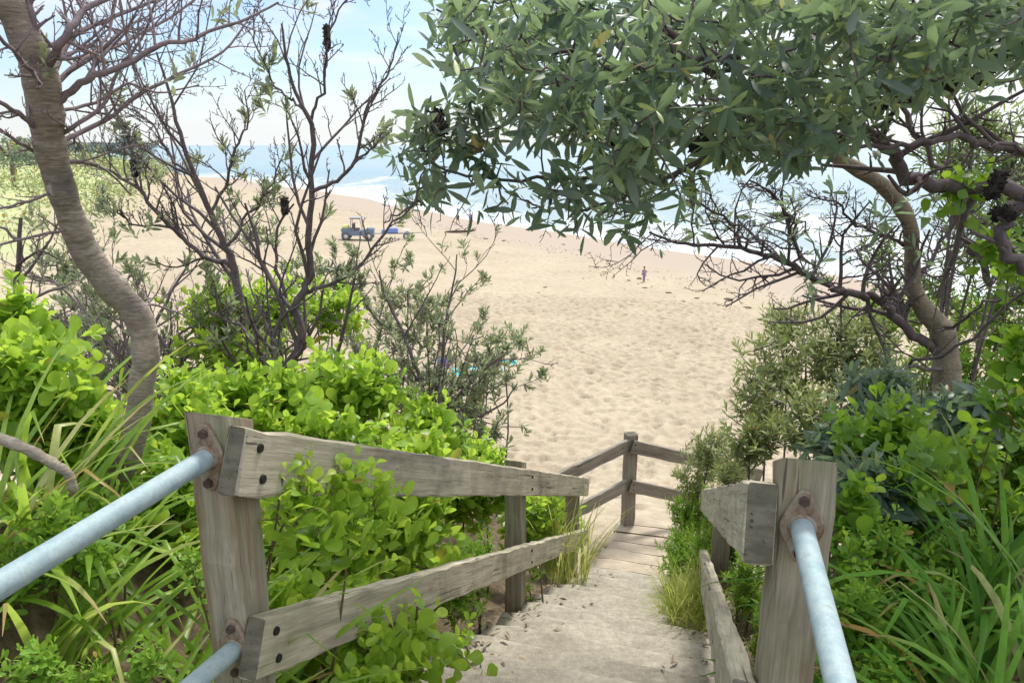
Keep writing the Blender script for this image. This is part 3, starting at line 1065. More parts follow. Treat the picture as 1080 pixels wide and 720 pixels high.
# --- left: round-leaved shrubs
shrub('coastal_shrub', 'bright green round-leaved shrub behind the left fence between near post and middle post', 'shrub',
      [(330, 560, 2.7, 75, 75), (425, 545, 3.3, 75, 55), (300, 640, 2.3, 40, 45), (400, 500, 3.3, 60, 40)], 'round', MAT['round'], RN(1), 270, RS)
shrub('coastal_shrub', 'tall bright green round-leaved shrub rising above the left top rail', 'shrub',
      [(335, 455, 3.5, 80, 36), (430, 470, 3.9, 75, 30), (300, 408, 3.9, 34, 40), (385, 398, 4.2, 34, 38), (345, 385, 4.6, 22, 34), (455, 440, 4.3, 26, 30)], 'round', MAT['round'], RN(2), 210, RS, L=.095, W=.06)
shrub('coastal_shrub', 'green round-leaved shrub around the forked stems of the bare grey shrub', 'shrub',
      [(235, 330, 5.6, 55, 48), (290, 315, 5.8, 55, 30), (350, 320, 6.0, 40, 28), (260, 370, 5.2, 60, 35)], 'roundfar', MAT['round'], RN(3), 300, RS, L=.085, W=.04)
shrub('coastal_shrub', 'round-leaved shrub growing between the grey tree trunk and the near left post', 'shrub',
      [(190, 440, 3.2, 50, 50), (240, 420, 3.6, 50, 35), (185, 510, 2.7, 40, 40)], 'round', MAT['round'], RN(4), 300, RS)
shrub('coastal_shrub', 'leafy green round-leaved shrub at the picture edge left of the curved trunk', 'shrub',
      [(25, 390, 2.6, 55, 50), (70, 440, 2.7, 55, 45), (15, 330, 3.0, 30, 40)], 'round', MAT['round'], RN(5), 240, RS)
shrub('coastal_shrub', 'round-leaved shrub behind the far end of the left rails near middle post', 'shrub',
      [(490, 510, 4.8, 55, 28), (560, 545, 5.4, 35, 40), (500, 480, 5.0, 45, 22), (590, 545, 6.6, 22, 38)], 'roundfar', MAT['round'], RN(6), 340, RS)
shrub('coastal_shrub', 'young round-leaved shoots pushing out over the lower left rail', 'shrub',
      [(385, 655, 2.15, 42, 38, .10), (420, 690, 2.2, 34, 26, .1), (440, 640, 2.35, 18, 22, .06), (380, 705, 2.0, 50, 22, .1), (478, 670, 2.75, 24, 20, .09)], 'round', MAT['round'], RN(7), 60, RS, free=True, L=.068, W=.047, wood=.003, basexy=(-.18, .1))
shrub('coastal_shrub', 'small round-leaved sprig hanging over the top left rail beside the near post', 'shrub',
      [(320, 505, 1.86, 30, 38, .06), (375, 500, 2.0, 30, 30, .05), (298, 505, 1.76, 10, 30, .03)], 'round', MAT['round'], RN(8), 34, RS, free=True, L=.055, W=.036, wood=.0022, basexy=(-.22, .12))
shrub('small_leaved_shrub', 'yellow-green small-leaved shrub above the upper pipe at the left edge', 'shrub',
      [(50, 545, 1.95, 45, 30), (20, 590, 1.9, 40, 30), (95, 575, 1.95, 35, 25), (110, 520, 2.2, 30, 25)], 'round', MAT['fine'], RN(10), 90, None, L=.038, W=.017, stem=.14, wood=.002)
shrub('small_leaved_shrub', 'small-leaved green shrub low under the pipes in the lower left corner', 'shrub',
      [(30, 690, 1.5, 35, 28), (85, 705, 1.5, 30, 20), (150, 690, 1.6, 30, 25), (200, 590, 1.9, 18, 30)], 'round', MAT['fine'], RN(11), 60, None, L=.030, W=.014, stem=.12, wood=.002)
# fine green shrub in the shade below the left rails
shrub('feathery_shrub', 'fine-leaved green shrub under the lower left rail beside the middle post', 'shrub',
      [(470, 610, 3.5, 55, 40), (500, 590, 3.9, 40, 35), (570, 600, 4.5, 30, 30)], 'fine', MAT['fine'], RN(9), 420, None)
# --- left: grey-green banksia shrubs
GS = 'grey-green scrub bushes between the fence and the sand'
D = []
for i, (lab, bl, nt_, sd) in enumerate((
    ('grey-green scrub bush with twiggy right edge standing against the open sand', [(505, 395, 8.2, 55, 45), (470, 425, 7.8, 50, 45), (530, 360, 8.4, 30, 22), (500, 455, 7.4, 40, 30)], 300, 1),
    ('grey-green scrub bush with bare upper twigs below the beach buggy', [(415, 370, 8.0, 50, 50), (430, 310, 8.4, 35, 28), (400, 420, 7.4, 50, 35), (450, 340, 8.2, 40, 30)], 300, 2),
    ('silvery scrub bush showing between the curved trunk and the bare shrub', [(90, 330, 6.0, 60, 40), (130, 380, 5.5, 60, 40), (60, 280, 6.5, 45, 30)], 230, 3),
    ('small grey-green scrub bush low between the bare shrub stems and sand', [(270, 240, 8.5, 30, 20), (330, 285, 7.8, 38, 25), (370, 300, 8.0, 25, 22)], 90, 4))):
    r_, tp, ax_ = shrub('scrub_bush', lab, 'bush', bl, 'grey', MAT['grey'], RN(20 + i), nt_, GS, stemmat='twig', shell=.25, wood=.006, upw=.9)
# --- right
shrub('scrub_bush', 'tall olive grey shrub at the edge of the sand left of the right tree', 'bush',
      [(850, 370, 5.4, 60, 55), (810, 410, 5.2, 45, 45), (860, 440, 4.6, 60, 40), (830, 330, 5.8, 32, 25), (900, 360, 5.2, 50, 45), (790, 460, 4.8, 40, 30)], 'olive', MAT['olive'], RN(31), 620, None, stemmat='twig', shell=.3)
shrub('feathery_shrub', 'light green feathery shrub leaning over the far end of the path', 'shrub',
      [(750, 470, 6.0, 32, 26), (735, 500, 6.1, 30, 24), (775, 500, 5.4, 25, 35)], 'fine', MAT['olive'], RN(32), 190, None, L=.06, W=.013, free=True)
shrub('feathery_shrub', 'dense bright green low shrub billowing over the right edge of the landing', 'shrub',
      [(733, 535, 5.9, 30, 28), (720, 575, 5.5, 26, 26), (748, 575, 5.3, 28, 30), (755, 530, 5.6, 20, 30), (722, 540, 6.0, 20, 22), (740, 600, 5.0, 26, 22), (712, 595, 5.3, 16, 20), (765, 600, 4.8, 18, 25)], 'fine', MAT['fine'], RN(33), 760, None, free=True, wood=.0025)
shrub('coastal_shrub', 'round-leaved shrub behind the right end post beneath the tree', 'shrub',
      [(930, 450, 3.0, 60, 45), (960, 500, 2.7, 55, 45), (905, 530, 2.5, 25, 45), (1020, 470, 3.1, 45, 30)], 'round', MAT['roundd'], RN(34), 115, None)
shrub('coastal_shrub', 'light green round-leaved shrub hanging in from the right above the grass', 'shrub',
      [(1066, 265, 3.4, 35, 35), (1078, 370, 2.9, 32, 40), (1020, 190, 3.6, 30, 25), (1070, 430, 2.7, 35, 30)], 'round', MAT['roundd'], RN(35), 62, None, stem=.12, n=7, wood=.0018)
shrub('broad_leaved_shrub', 'dark shrub with long drooping leaves beneath the right tree trunk', 'shrub',
      [(900, 470, 3.6, 45, 32), (960, 440, 3.9, 55, 35), (885, 510, 3.0, 25, 30), (930, 400, 4.2, 45, 30), (1000, 480, 3.3, 40, 30), (915, 505, 2.7, 35, 30), (960, 530, 2.7, 45, 30), (1030, 430, 3.4, 40, 30)], 'broad', MAT['bank'], RN(36), 330, None)
shrub('feathery_shrub', 'fine-leaved green shrub filling the shade behind the right tree trunk', 'shrub',
      [(1030, 390, 5.4, 60, 45), (1000, 330, 6.2, 55, 35), (950, 400, 5.8, 50, 40), (930, 330, 6.3, 40, 30), (1060, 330, 5.6, 40, 40)], 'olive', MAT['fine'], RN(37), 460, None, L=.07, W=.022)
shrub('coastal_shrub', 'round-leaved shrub low between the right end post and the strap grass', 'shrub',
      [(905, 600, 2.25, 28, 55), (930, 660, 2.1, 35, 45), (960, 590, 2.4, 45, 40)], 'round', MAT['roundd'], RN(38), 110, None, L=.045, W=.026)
shrub('feathery_shrub', 'small green shrub filling the gap under the right rails', 'shrub',
      [(790, 610, 4.0, 22, 40), (815, 660, 3.0, 20, 40), (780, 575, 4.6, 20, 25)], 'fine', MAT['fine'], RN(39), 200, None, L=.045, W=.014)


shrub('coastal_shrub', 'round-leaved shrub on the right bank behind the tall strap grass', 'shrub',
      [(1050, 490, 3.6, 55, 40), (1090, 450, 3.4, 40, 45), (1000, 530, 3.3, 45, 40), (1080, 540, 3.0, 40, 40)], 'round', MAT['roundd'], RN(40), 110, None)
shrub('twiggy_tree', 'twiggy small-leaved tree filling the gap between right trunk and picture edge', 'tree',
      [(1040, 230, 5.6, 70, 60), (1010, 170, 5.4, 60, 45), (1080, 160, 5.2, 50, 60), (1000, 290, 5.8, 45, 40), (1070, 300, 5.5, 40, 40), (930, 270, 6.0, 40, 45), (1075, 230, 4.8, 45, 60), (1030, 130, 5.0, 60, 40)], 'olive', MAT['darkolive'], RN(41), 760, None, stemmat='twig', shell=.1, wood=.006, n=8, free=True)
shrub('small_leaved_shrub', 'bright small-leaved shrub between the pipe handrail and the right strap grass', 'shrub',
      [(905, 640, 2.0, 25, 50), (925, 570, 2.4, 30, 40), (945, 700, 1.8, 25, 25), (985, 620, 2.3, 35, 30), (1010, 580, 2.5, 40, 30)], 'round', MAT['fine'], RN(42), 190, None, L=.042, W=.016, stem=.16, wood=.002)
shrub('small_leaved_shrub', 'yellow-green small-leaved shrub mixed into the hedge below the bare forked shrub', 'shrub',
      [(285, 425, 3.9, 40, 25), (400, 395, 4.3, 35, 25), (470, 460, 4.4, 40, 25), (345, 400, 4.3, 35, 30)], 'round', MAT['fine'], RN(43), 170, None, L=.05, W=.022, stem=.2)
# --- strap grasses
def tussock(label, spots, mat, seed, n=60, group=None, name='grass_clump', **kw):
    rng = RN(seed)
    g = Geo()
    pts = []
    for (u, v, Y) in spots:
        p = P(u, v, Y)
        on_path = abs(p[0] - path_x(p[1])) < .7 and 1.7 < p[1] < 6.7
        p[2] = p[2] if on_path else float(zg(p[0], p[1]))
        pts.append(p)
        blades(g, p, rng, n, **kw)
    root = g.build(name, mat)
    tag(root, label, 'grass clump', group, 'thing')
    # origin at the foot
    o = Vector(np.mean(pts, 0))
    root.data.transform(Matrix.Translation(-o))
    root.location = o
    return root


LG = 'strap-leaved grass clumps on the left bank'
tussock('strap grass clump arching in front of the near left post', [(150, 600, 1.75), (110, 640, 1.65)], MAT['grass'], 1, 46, LG, L=.82, W=.027, tilt=(35, 75), bend=(25, 70), az=(-10, 75))
tussock('strap grass clump at the lower left corner under the pipes', [(60, 690, 1.45), (130, 720, 1.4), (20, 640, 1.5)], MAT['grass'], 2, 44, LG, L=.75, W=.026, tilt=(30, 75), bend=(25, 80), az=(-10, 90))
tussock('strap grass clump at the left edge above the upper pipe', [(30, 520, 1.9), (-30, 480, 2.0)], MAT['grass'], 3, 44, LG, L=.8, W=.024, tilt=(25, 70), bend=(25, 80), az=(0, 110))
tussock('strap grass clump around the foot of the curved grey trunk', [(175, 560, 2.2), (20, 500, 2.5), (190, 570, 2.1)], MAT['grass'], 4, 50, LG, L=.78, W=.022, tilt=(25, 75), bend=(30, 80))
tussock('strap grass clump at the left edge beside the round-leaved shrub', [(20, 430, 2.4), (60, 470, 2.3)], MAT['grass'], 5, 26, LG, L=.85, W=.024, tilt=(20, 65), bend=(20, 70), az=(0, 100))
tussock('thin strap grass below the near left post between both pipes', [(205, 640, 1.8), (175, 690, 1.6)], MAT['grass'], 6, 36, LG, L=.45, W=.014, tilt=(20, 70), bend=(40, 100))
tussock('dry grass clump leaning by the far post of the left fence', [(600, 610, 5.6), (580, 600, 5.3)], MAT['drygrass'], 7, 70, None, L=.75, W=.011, tilt=(3, 25), bend=(15, 70), spread=.16)
tussock('yellow-green soft grass tuft at the right edge of the steps', [(728, 640, 4.3), (733, 655, 4.15), (722, 650, 4.5)], MAT['drygrass'], 8, 260, None, L=.34, W=.006, tilt=(4, 50), bend=(20, 80), spread=.17, k=5)
RG = 'strap-leaved grass clumps on the right bank'
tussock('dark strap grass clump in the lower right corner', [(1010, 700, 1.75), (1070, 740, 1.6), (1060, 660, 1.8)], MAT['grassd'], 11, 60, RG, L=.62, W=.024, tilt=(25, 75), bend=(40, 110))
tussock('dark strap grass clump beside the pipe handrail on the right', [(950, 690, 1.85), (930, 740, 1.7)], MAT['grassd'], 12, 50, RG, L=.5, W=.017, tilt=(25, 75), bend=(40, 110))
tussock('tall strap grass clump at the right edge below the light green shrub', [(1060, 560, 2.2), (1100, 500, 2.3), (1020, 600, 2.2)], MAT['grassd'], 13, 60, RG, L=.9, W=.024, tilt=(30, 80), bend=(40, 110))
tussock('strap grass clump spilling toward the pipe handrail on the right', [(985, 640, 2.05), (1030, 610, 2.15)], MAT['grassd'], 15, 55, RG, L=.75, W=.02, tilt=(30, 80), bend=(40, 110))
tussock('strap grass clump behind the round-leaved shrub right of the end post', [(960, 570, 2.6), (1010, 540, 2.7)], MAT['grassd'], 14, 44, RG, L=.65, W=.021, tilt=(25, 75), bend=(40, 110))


# ------------------------------------------------------------------ trees
def px(pts):
    return np.array([P(*p) for p in pts])


def limb(pts, r0, r1, n=4, rads=None):
    q = spline(px(pts), n)
    k = len(q)
    if rads is not None:
        rr = np.interp(np.linspace(0, 1, k), np.linspace(0, 1, len(rads)), rads)
    else:
        rr = np.linspace(r0, r1, k)
    return q, rr


def wobble(q, rr, rng, amt):
    q = q.copy()
    q[1:-1] += rng.normal(0, amt, (len(q) - 2, 3)) * rr[1:-1, None] / max(rr.max(), 1e-6)
    return q


def cone(root, p, r, L, rng, axis=(0, 0, 1)):
    ax = norm(np.array(axis, float))
    g = Geo()
    k = 9
    t = np.linspace(0, 1, k)
    rad = r * np.sqrt(np.clip(1 - (2 * t - 1) ** 4, .02, 1)) * (1 + rng.normal(0, .1, k))
    g.tube(np.array([p + ax * (tt - .5) * L for tt in t]), rad, 9)
    n = 60
    a, tt = rng.uniform(0, 6.28, n), rng.uniform(.05, .95, n)
    e1, e2 = frame(ax[None])
    d = np.cos(a)[:, None] * e1 + np.sin(a)[:, None] * e2
    for i in range(n):
        b0 = p + ax * (tt[i] - .5) * L + d[i] * r * .8
        g.tube([b0, b0 + d[i] * r * .45], [r * .22, r * .1], 4)
    return g.build('seed_cone', MAT['cone'], root)


# left curved tree
rng = RN(101)
tb = P(92, 528, 2.55)
lt = empty('banksia_tree', (tb[0], tb[1], float(zg(tb[0], tb[1]))), 'leaning grey tree with thick curved bare trunk on the left bank', 'tree')
g = Geo()
q, rr = limb([(70, 545, 2.5), (98, 520, 2.55), (128, 492, 2.55), (145, 445, 2.55), (150, 400, 2.55), (154, 372, 2.52), (146, 335, 2.5), (118, 303, 2.45), (93, 270, 2.4), (76, 232, 2.35), (62, 190, 2.3), (52, 150, 2.25), (47, 110, 2.2), (40, 70, 2.15), (20, 25, 2.1), (-5, -20, 2.05), (-40, -80, 2.0)], 0, 0, 6,
               rads=[.085, .075, .062, .052, .050, .052, .053, .055, .051, .047, .048, .051, .056, .054, .047, .045, .042])
rr = rr * .84 * (1 + .05 * np.sin(np.arange(len(rr)) * 1.1) + rng.normal(0, .012, len(rr)))
g.tube(q, rr, 18)
# knot collars
for i in (34, 49, 61, 66):
    c_, T = q[i], norm(q[i + 1] - q[i - 1])
    g.tube([c_ - T * .022, c_ - T * .008, c_ + T * .008, c_ + T * .022], [rr[i] * .98, rr[i] * 1.07, rr[i] * 1.06, rr[i] * .97], 16)
g.build('trunk', MAT['bark'], lt)
g = Geo()
tips = []
for pts, r0, r1, nch in (
    ([(60, 108, 2.2), (80, 92, 2.2), (100, 79, 2.2), (133, 68, 2.25), (170, 47, 2.3), (200, 43, 2.35), (220, 33, 2.4), (260, 20, 2.45), (293, 3, 2.5)], .014, .004, (9, 4, 2)),
    ([(58, 145, 2.25), (83, 130, 2.25), (110, 110, 2.3), (125, 75, 2.35), (150, 40, 2.4), (165, 0, 2.4)], .009, .004, (6, 3, 2)),
    ([(45, 60, 2.15), (35, 25, 2.1), (28, -10, 2.1)], .014, .009, (3, 2)),
    ([(50, 70, 2.15), (62, 50, 2.1), (75, 30, 2.1), (90, 10, 2.15), (120, -5, 2.2)], .016, .008, (6, 4, 2)),
    ([(52, 85, 2.18), (75, 40, 2.3), (105, 25, 2.4), (140, 10, 2.5), (190, -10, 2.6)], .012, .005, (8, 4, 2)),
    ([(38, 135, 2.2), (20, 120, 2.1), (0, 108, 2.0), (-30, 95, 1.9)], .010, .005, (4, 3, 1)),
    ([(45, 165, 2.3), (20, 150, 2.2), (-10, 130, 2.15)], .009, .005, (4, 3)),
    ([(62, 200, 2.32), (30, 212, 2.2), (-10, 222, 2.1)], .006, .004, (3, 2)),
    ([(80, 240, 2.35), (40, 248, 2.25), (-10, 262, 2.15)], .007, .004, (3, 2)),
    ([(145, 325, 2.5), (165, 322, 2.6), (200, 335, 2.9)], .007, .003, (4, 2)),
    ([(48, 98, 2.2), (90, 62, 2.4), (130, 45, 2.6), (180, 18, 2.8), (240, -25, 3.0)], .011, .004, (9, 4, 2)),
    ([(62, 150, 2.3), (110, 128, 2.5), (150, 98, 2.6), (190, 78, 2.7), (235, 55, 2.8), (262, 20, 2.9)], .010, .004, (9, 4, 2)),
    ([(55, 118, 2.25), (100, 108, 2.4), (135, 88, 2.5), (165, 98, 2.6), (210, 90, 2.7)], .007, .003, (8, 4, 2)),
    ([(45, 90, 2.15), (20, 60, 1.95), (-10, 30, 1.85)], .009, .005, (5, 3, 2)),
    ([(66, 170, 2.3), (95, 172, 2.5), (115, 182, 2.7), (138, 205, 3.0)], .008, .004, (5, 3, 1)),
):
    q, rr = limb(pts, r0, r1)
    nch = (nch[0] * 1.5,) + tuple(n_ * 1.35 for n_ in nch[1:]) + ((1.2,) if len(nch) > 2 else ())
    grow(g, wobble(q, rr, rng, .002), rr * .8, rng, 0, nch, .36, .22, tips, 6, .15, .0012, .85, .08)
g.build('crown', MAT['twigp'], lt)
g = Geo()
tp = np.array([t[0] for t in tips]); ta = np.array([t[1] for t in tips])
sel = rng.uniform(size=len(tp)) < .003
rosettes(g, tp[sel], ta[sel], rng, **{**STY['grey'], 'n': 9, 'L': .05, 'W': .013})
g.build('foliage', MAT['grey'], lt)

# fallen limb on the bank
g = Geo()
q, rr = limb([(-20, 455, 2.1), (25, 472, 2.1), (55, 488, 2.1), (72, 500, 2.1), (78, 518, 2.1)], .018, .013, 5)
q[:, 2] = np.maximum(q[:, 2], zg(q[:, 0], q[:, 1]) + .02)
g.tube(q, rr * (1 + .1 * np.sin(np.arange(len(rr)) * 2.1)), 12)
o = g.build('fallen_branch', MAT['bark'])
tag(o, 'bare brown fallen branch lying in the grass left of the curved trunk', 'branch')

BS = 'bare twiggy shrubs in front of the beach'


def bare(label, base, limbs, seed, mat='twig', nch=(8, 4, 2), ratio=.38, up=.35, leafp=.004, cones=(), minr=.0021, seglen=None):
    rng = RN(seed)
    p = P(*base)
    z = float(zg(p[0], p[1]))
    root = empty('bare_shrub', (p[0], p[1], z), label, 'shrub', BS)
    g = Geo()
    b0 = np.array([p[0] + .05, p[1] + .1, z - .05])
    tips = []
    for pts, r0, r1 in limbs:
        q, rr = limb(pts, r0, r1)
        if abs(pts[0][0] - base[0]) + abs(pts[0][1] - base[1]) < 3:   # starts at the fork: carry it down to the ground
            st = spline([b0, (b0 + q[0]) / 2 + rng.normal(0, .04, 3), q[0]], 4)[:-1]
            q = np.vstack([st, q])
            rr = np.concatenate([np.linspace(r0 * 1.35, r0, len(st)), rr])
        grow(g, wobble(q, rr, rng, .012), rr, rng, 0, tuple(nch) + (1.3,), ratio, up, tips, 6, .17, minr, .75, .2, seglen)
    g.build('branches', MAT[mat], root)
    tp = np.array([t[0] for t in tips]); ta = np.array([t[1] for t in tips])
    sel = rng.uniform(size=len(tp)) < leafp
    if sel.any():
        g = Geo()
        rosettes(g, tp[sel], ta[sel], rng, **STY['grey'])
        g.build('foliage', MAT['grey'], root)
    for (u, v, Y, r, L) in cones:
        cone(root, P(u, v, Y), r, L, rng)
    return root


bare('tall bare grey shrub with forked stems reaching into the sky left of the sea', (297, 393, 5.0), [
    ([(297, 393, 5.0), (318, 360, 5.0), (310, 325, 5.0), (318, 310, 5.0), (328, 290, 5.0), (325, 250, 4.95), (328, 200, 4.9), (330, 140, 4.85), (322, 118, 4.8), (312, 98, 4.8), (302, 60, 4.75), (297, 25, 4.7)], .034, .006),
    ([(329, 202, 4.9), (355, 190, 4.9), (375, 168, 4.85), (385, 120, 4.8), (398, 95, 4.8), (412, 70, 4.8), (420, 35, 4.8)], .014, .004),
    ([(328, 130, 4.85), (340, 95, 4.8), (346, 50, 4.75), (352, 20, 4.7), (372, -10, 4.7)], .010, .004),
    ([(375, 168, 4.85), (395, 155, 4.8), (412, 130, 4.8)], .007, .003),
    ([(322, 118, 4.8), (305, 105, 4.8), (285, 85, 4.8), (270, 45, 4.8), (268, 10, 4.8)], .008, .004),
    ([(297, 393, 5.0), (290, 360, 5.0), (300, 310, 5.05), (292, 285, 5.1), (294, 240, 5.1), (310, 215, 5.1)], .020, .006),
    ([(318, 310, 5.0), (345, 300, 5.0), (375, 285, 5.0), (415, 235, 5.0), (445, 210, 5.0)], .016, .005),
    ([(297, 393, 5.0), (275, 372, 5.1), (255, 345, 5.2), (225, 330, 5.3)], .020, .007),
], 201, nch=(13, 6, 3.5), ratio=.31, cones=((345, 40, 4.75, .022, .16), (300, 217, 5.05, .025, .13)))
bare('leaning bare shrub with dark twigs spreading left across the pale sand', (272, 402, 5.4), [
    ([(272, 402, 5.4), (258, 345, 5.4), (247, 285, 5.4), (238, 260, 5.35), (222, 225, 5.3), (205, 185, 5.25), (190, 140, 5.2), (178, 95, 5.15), (165, 55, 5.1)], .036, .006),
    ([(247, 288, 5.4), (238, 278, 5.4), (215, 270, 5.4), (180, 240, 5.3), (150, 205, 5.2), (120, 183, 5.2), (85, 168, 5.1)], .022, .007),
    ([(222, 225, 5.3), (240, 190, 5.3), (250, 150, 5.2), (262, 130, 5.2), (258, 95, 5.2)], .012, .004),
    ([(205, 185, 5.25), (180, 165, 5.2), (160, 130, 5.2), (128, 110, 5.2)], .010, .004),
    ([(238, 260, 5.35), (262, 225, 5.35), (282, 200, 5.3), (300, 160, 5.3)], .012, .004),
    ([(150, 205, 5.2), (140, 160, 5.2), (132, 130, 5.2)], .008, .004),
    ([(180, 240, 5.3), (140, 235, 5.3), (110, 215, 5.2)], .009, .004),
], 202, nch=(15, 7, 3.5), ratio=.34, cones=((142, 178, 5.2, .022, .13),))
bare('low bare purple-brown shrub spreading behind the curved trunk', (150, 410, 5.2), [
    ([(150, 410, 5.2), (170, 370, 5.3), (200, 345, 5.4), (230, 320, 5.4)], .016, .005),
    ([(150, 410, 5.2), (120, 370, 5.3), (90, 330, 5.4), (60, 300, 5.5), (30, 290, 5.6)], .016, .005),
    ([(150, 410, 5.2), (160, 350, 5.3), (180, 310, 5.4), (200, 270, 5.5), (190, 230, 5.5)], .016, .005),
    ([(150, 410, 5.2), (130, 350, 5.3), (120, 300, 5.4), (100, 260, 5.5)], .014, .004),
    ([(150, 410, 5.2), (190, 390, 5.2), (230, 385, 5.2), (260, 365, 5.2)], .012, .004),
], 203, 'twigp', nch=(11, 5, 3), ratio=.40, leafp=.04)
bare('dark slanting bare shrub at the left picture edge', (-15, 400, 3.6), [
    ([(-15, 400, 3.6), (2, 345, 3.6), (14, 310, 3.6), (20, 270, 3.6), (22, 230, 3.6)], .024, .008),
    ([(18, 285, 3.6), (40, 265, 3.6), (70, 275, 3.7)], .008, .003),
    ([(21, 255, 3.6), (0, 240, 3.6), (-20, 230, 3.6)], .008, .003),
], 204, nch=(4, 3, 1), ratio=.4)
bare('bare twiggy shrub tips rising from the grey-green scrub beside open sand', (455, 440, 7.6), [
    ([(455, 440, 7.6), (440, 390, 7.6), (425, 350, 7.7), (405, 310, 7.8), (400, 285, 7.8)], .026, .008),
    ([(455, 440, 7.6), (465, 390, 7.7), (470, 340, 7.8), (478, 300, 7.9), (482, 268, 7.9)], .022, .006),
    ([(455, 440, 7.6), (490, 410, 7.7), (515, 385, 7.8), (540, 370, 7.9)], .022, .006),
    ([(455, 440, 7.6), (500, 440, 7.5), (530, 425, 7.5), (545, 405, 7.5)], .018, .006),
    ([(455, 440, 7.6), (420, 410, 7.5), (390, 390, 7.5), (365, 350, 7.6)], .02, .006),
    ([(425, 350, 7.7), (395, 335, 7.7), (370, 300, 7.8), (350, 275, 7.8)], .014, .006),
], 205, nch=(8, 4, 2), ratio=.40, leafp=.22, minr=.004)

# ---- the big banksia on the right
rng = RN(301)
bb = P(1000, 425, 4.6)
bt = empty('banksia_tree', (bb[0], bb[1], float(zg(bb[0], bb[1]))), 'large spreading banksia tree on the right with dark leathery leafy crown', 'tree')
g = Geo()
b0 = np.array([bb[0] + .03, bb[1] + .05, float(zg(bb[0], bb[1])) - .1])
q, rr = limb([(1000, 425, 4.6), (998, 385, 4.6), (994, 350, 4.58), (976, 328, 4.55), (964, 305, 4.5), (962, 270, 4.45), (960, 240, 4.4), (950, 218, 4.35), (930, 195, 4.25), (900, 176, 4.1), (870, 158, 3.95), (830, 130, 3.75), (780, 95, 3.55), (720, 60, 3.35), (660, 40, 3.2)], 0, 0, 5,
               rads=[.105, .10, .088, .07, .058, .052, .052, .054, .05, .046, .04, .034, .026, .018, .012])
st = spline([b0, (b0 + q[0]) / 2, q[0]], 3)[:-1]
q = np.vstack([st, q]); rr = np.concatenate([np.linspace(.135, .105, len(st)), rr])
rr = rr * .82 * (1 + .05 * np.sin(np.arange(len(rr)) * 1.3) + rng.normal(0, .015, len(rr)))
g.tube(q, rr, 14)
g.build('trunk', MAT['darkbark'], bt)
sk = [q[18:]]
g = Geo()
LM = [
    ([(990, 372, 4.6), (965, 352, 4.55), (945, 335, 4.5), (925, 316, 4.45), (905, 310, 4.4), (880, 303, 4.35), (853, 292, 4.3), (837, 280, 4.25), (813, 270, 4.2), (783, 262, 4.15), (753, 258, 4.1), (715, 256, 4.05), (685, 245, 4.0)], .032, .006, (30, 9, 4)),
    ([(845, 285, 4.28), (838, 255, 4.25), (830, 225, 4.2), (815, 205, 4.15), (790, 190, 4.1)], .013, .005, (20, 8, 4)),
    ([(783, 262, 4.15), (770, 235, 4.1), (740, 215, 4.05), (700, 205, 4.0)], .010, .004, (16, 8, 4)),
    ([(1130, 205, 3.6), (1060, 200, 3.6), (1000, 197, 3.6), (955, 184, 3.55), (942, 162, 3.5), (917, 140, 3.4), (880, 122, 3.3), (820, 90, 3.1), (760, 60, 2.9), (700, 30, 2.8)], .04, .012, (10, 4, 2)),
    ([(1140, 165, 3.3), (1080, 160, 3.3), (1040, 152, 3.3), (1000, 147, 3.25), (960, 152, 3.2), (915, 155, 3.15), (860, 150, 3.1)], .022, .006, (9, 4, 2)),
    ([(1045, 300, 4.9), (1033, 272, 4.9), (1015, 240, 4.85), (1000, 210, 4.8), (985, 170, 4.7), (955, 120, 4.6), (945, 90, 4.5), (900, 30, 4.3)], .024, .012, (8, 4, 2)),
    ([(963, 300, 4.5), (985, 270, 4.5), (1005, 235, 4.5), (1030, 200, 4.4), (1060, 160, 4.2)], .013, .005, (20, 8, 4)),
    ([(962, 260, 4.45), (935, 250, 4.4), (905, 235, 4.35), (880, 215, 4.3), (850, 205, 4.3)], .012, .004, (20, 8, 4)),
    ([(1100, 300, 2.9), (1075, 275, 2.9), (1060, 252, 2.9), (1064, 228, 2.9), (1085, 205, 2.9)], .024, .02, (3, 2)),
    ([(990, 350, 4.55), (1010, 340, 4.4), (1040, 320, 4.2), (1080, 310, 4.0)], .012, .005, (7, 4, 2)),
    ([(995, 390, 4.55), (960, 385, 4.3), (1000, 372, 4.1), (1050, 335, 3.9), (1090, 300, 3.7)], .012, .007, (4, 3)),
    # twig that carries the hanging spray over the sea
    ([(790, 130, 3.55), (740, 165, 3.4), (700, 190, 3.3), (660, 192, 3.2), (610, 187, 3.15), (560, 188, 3.1), (520, 190, 3.05), (470, 180, 3.0), (450, 160, 3.0)], .012, .004, (8, 3, 1)),
    ([(690, 192, 3.3), (640, 215, 3.25), (600, 222, 3.2), (560, 215, 3.15), (540, 205, 3.1)], .007, .003, (6, 3)),
    ([(470, 182, 3.05), (445, 205, 3.05), (425, 222, 3.05), (405, 235, 3.1)], .006, .003, (3, 2)),
    ([(780, 60, 3.0), (700, 70, 2.9), (620, 60, 2.85), (560, 50, 2.8), (500, 30, 2.8), (460, 10, 2.8)], .012, .004, (8, 3, 1)),
    ([(760, 110, 3.4), (690, 120, 3.2), (620, 125, 3.1), (560, 120, 3.05)], .010, .004, (8, 3, 1)),
]
for pts, r0, r1, nch in LM:
    qq, r2 = limb(pts, r0, r1)
    sk.append(qq)
    grow(g, wobble(qq, r2, rng, .014), r2, rng, 0, nch, .33, .12, None, 6, .22, .0017, .9, .10, .55)
g.build('limbs', MAT['twig'], bt)
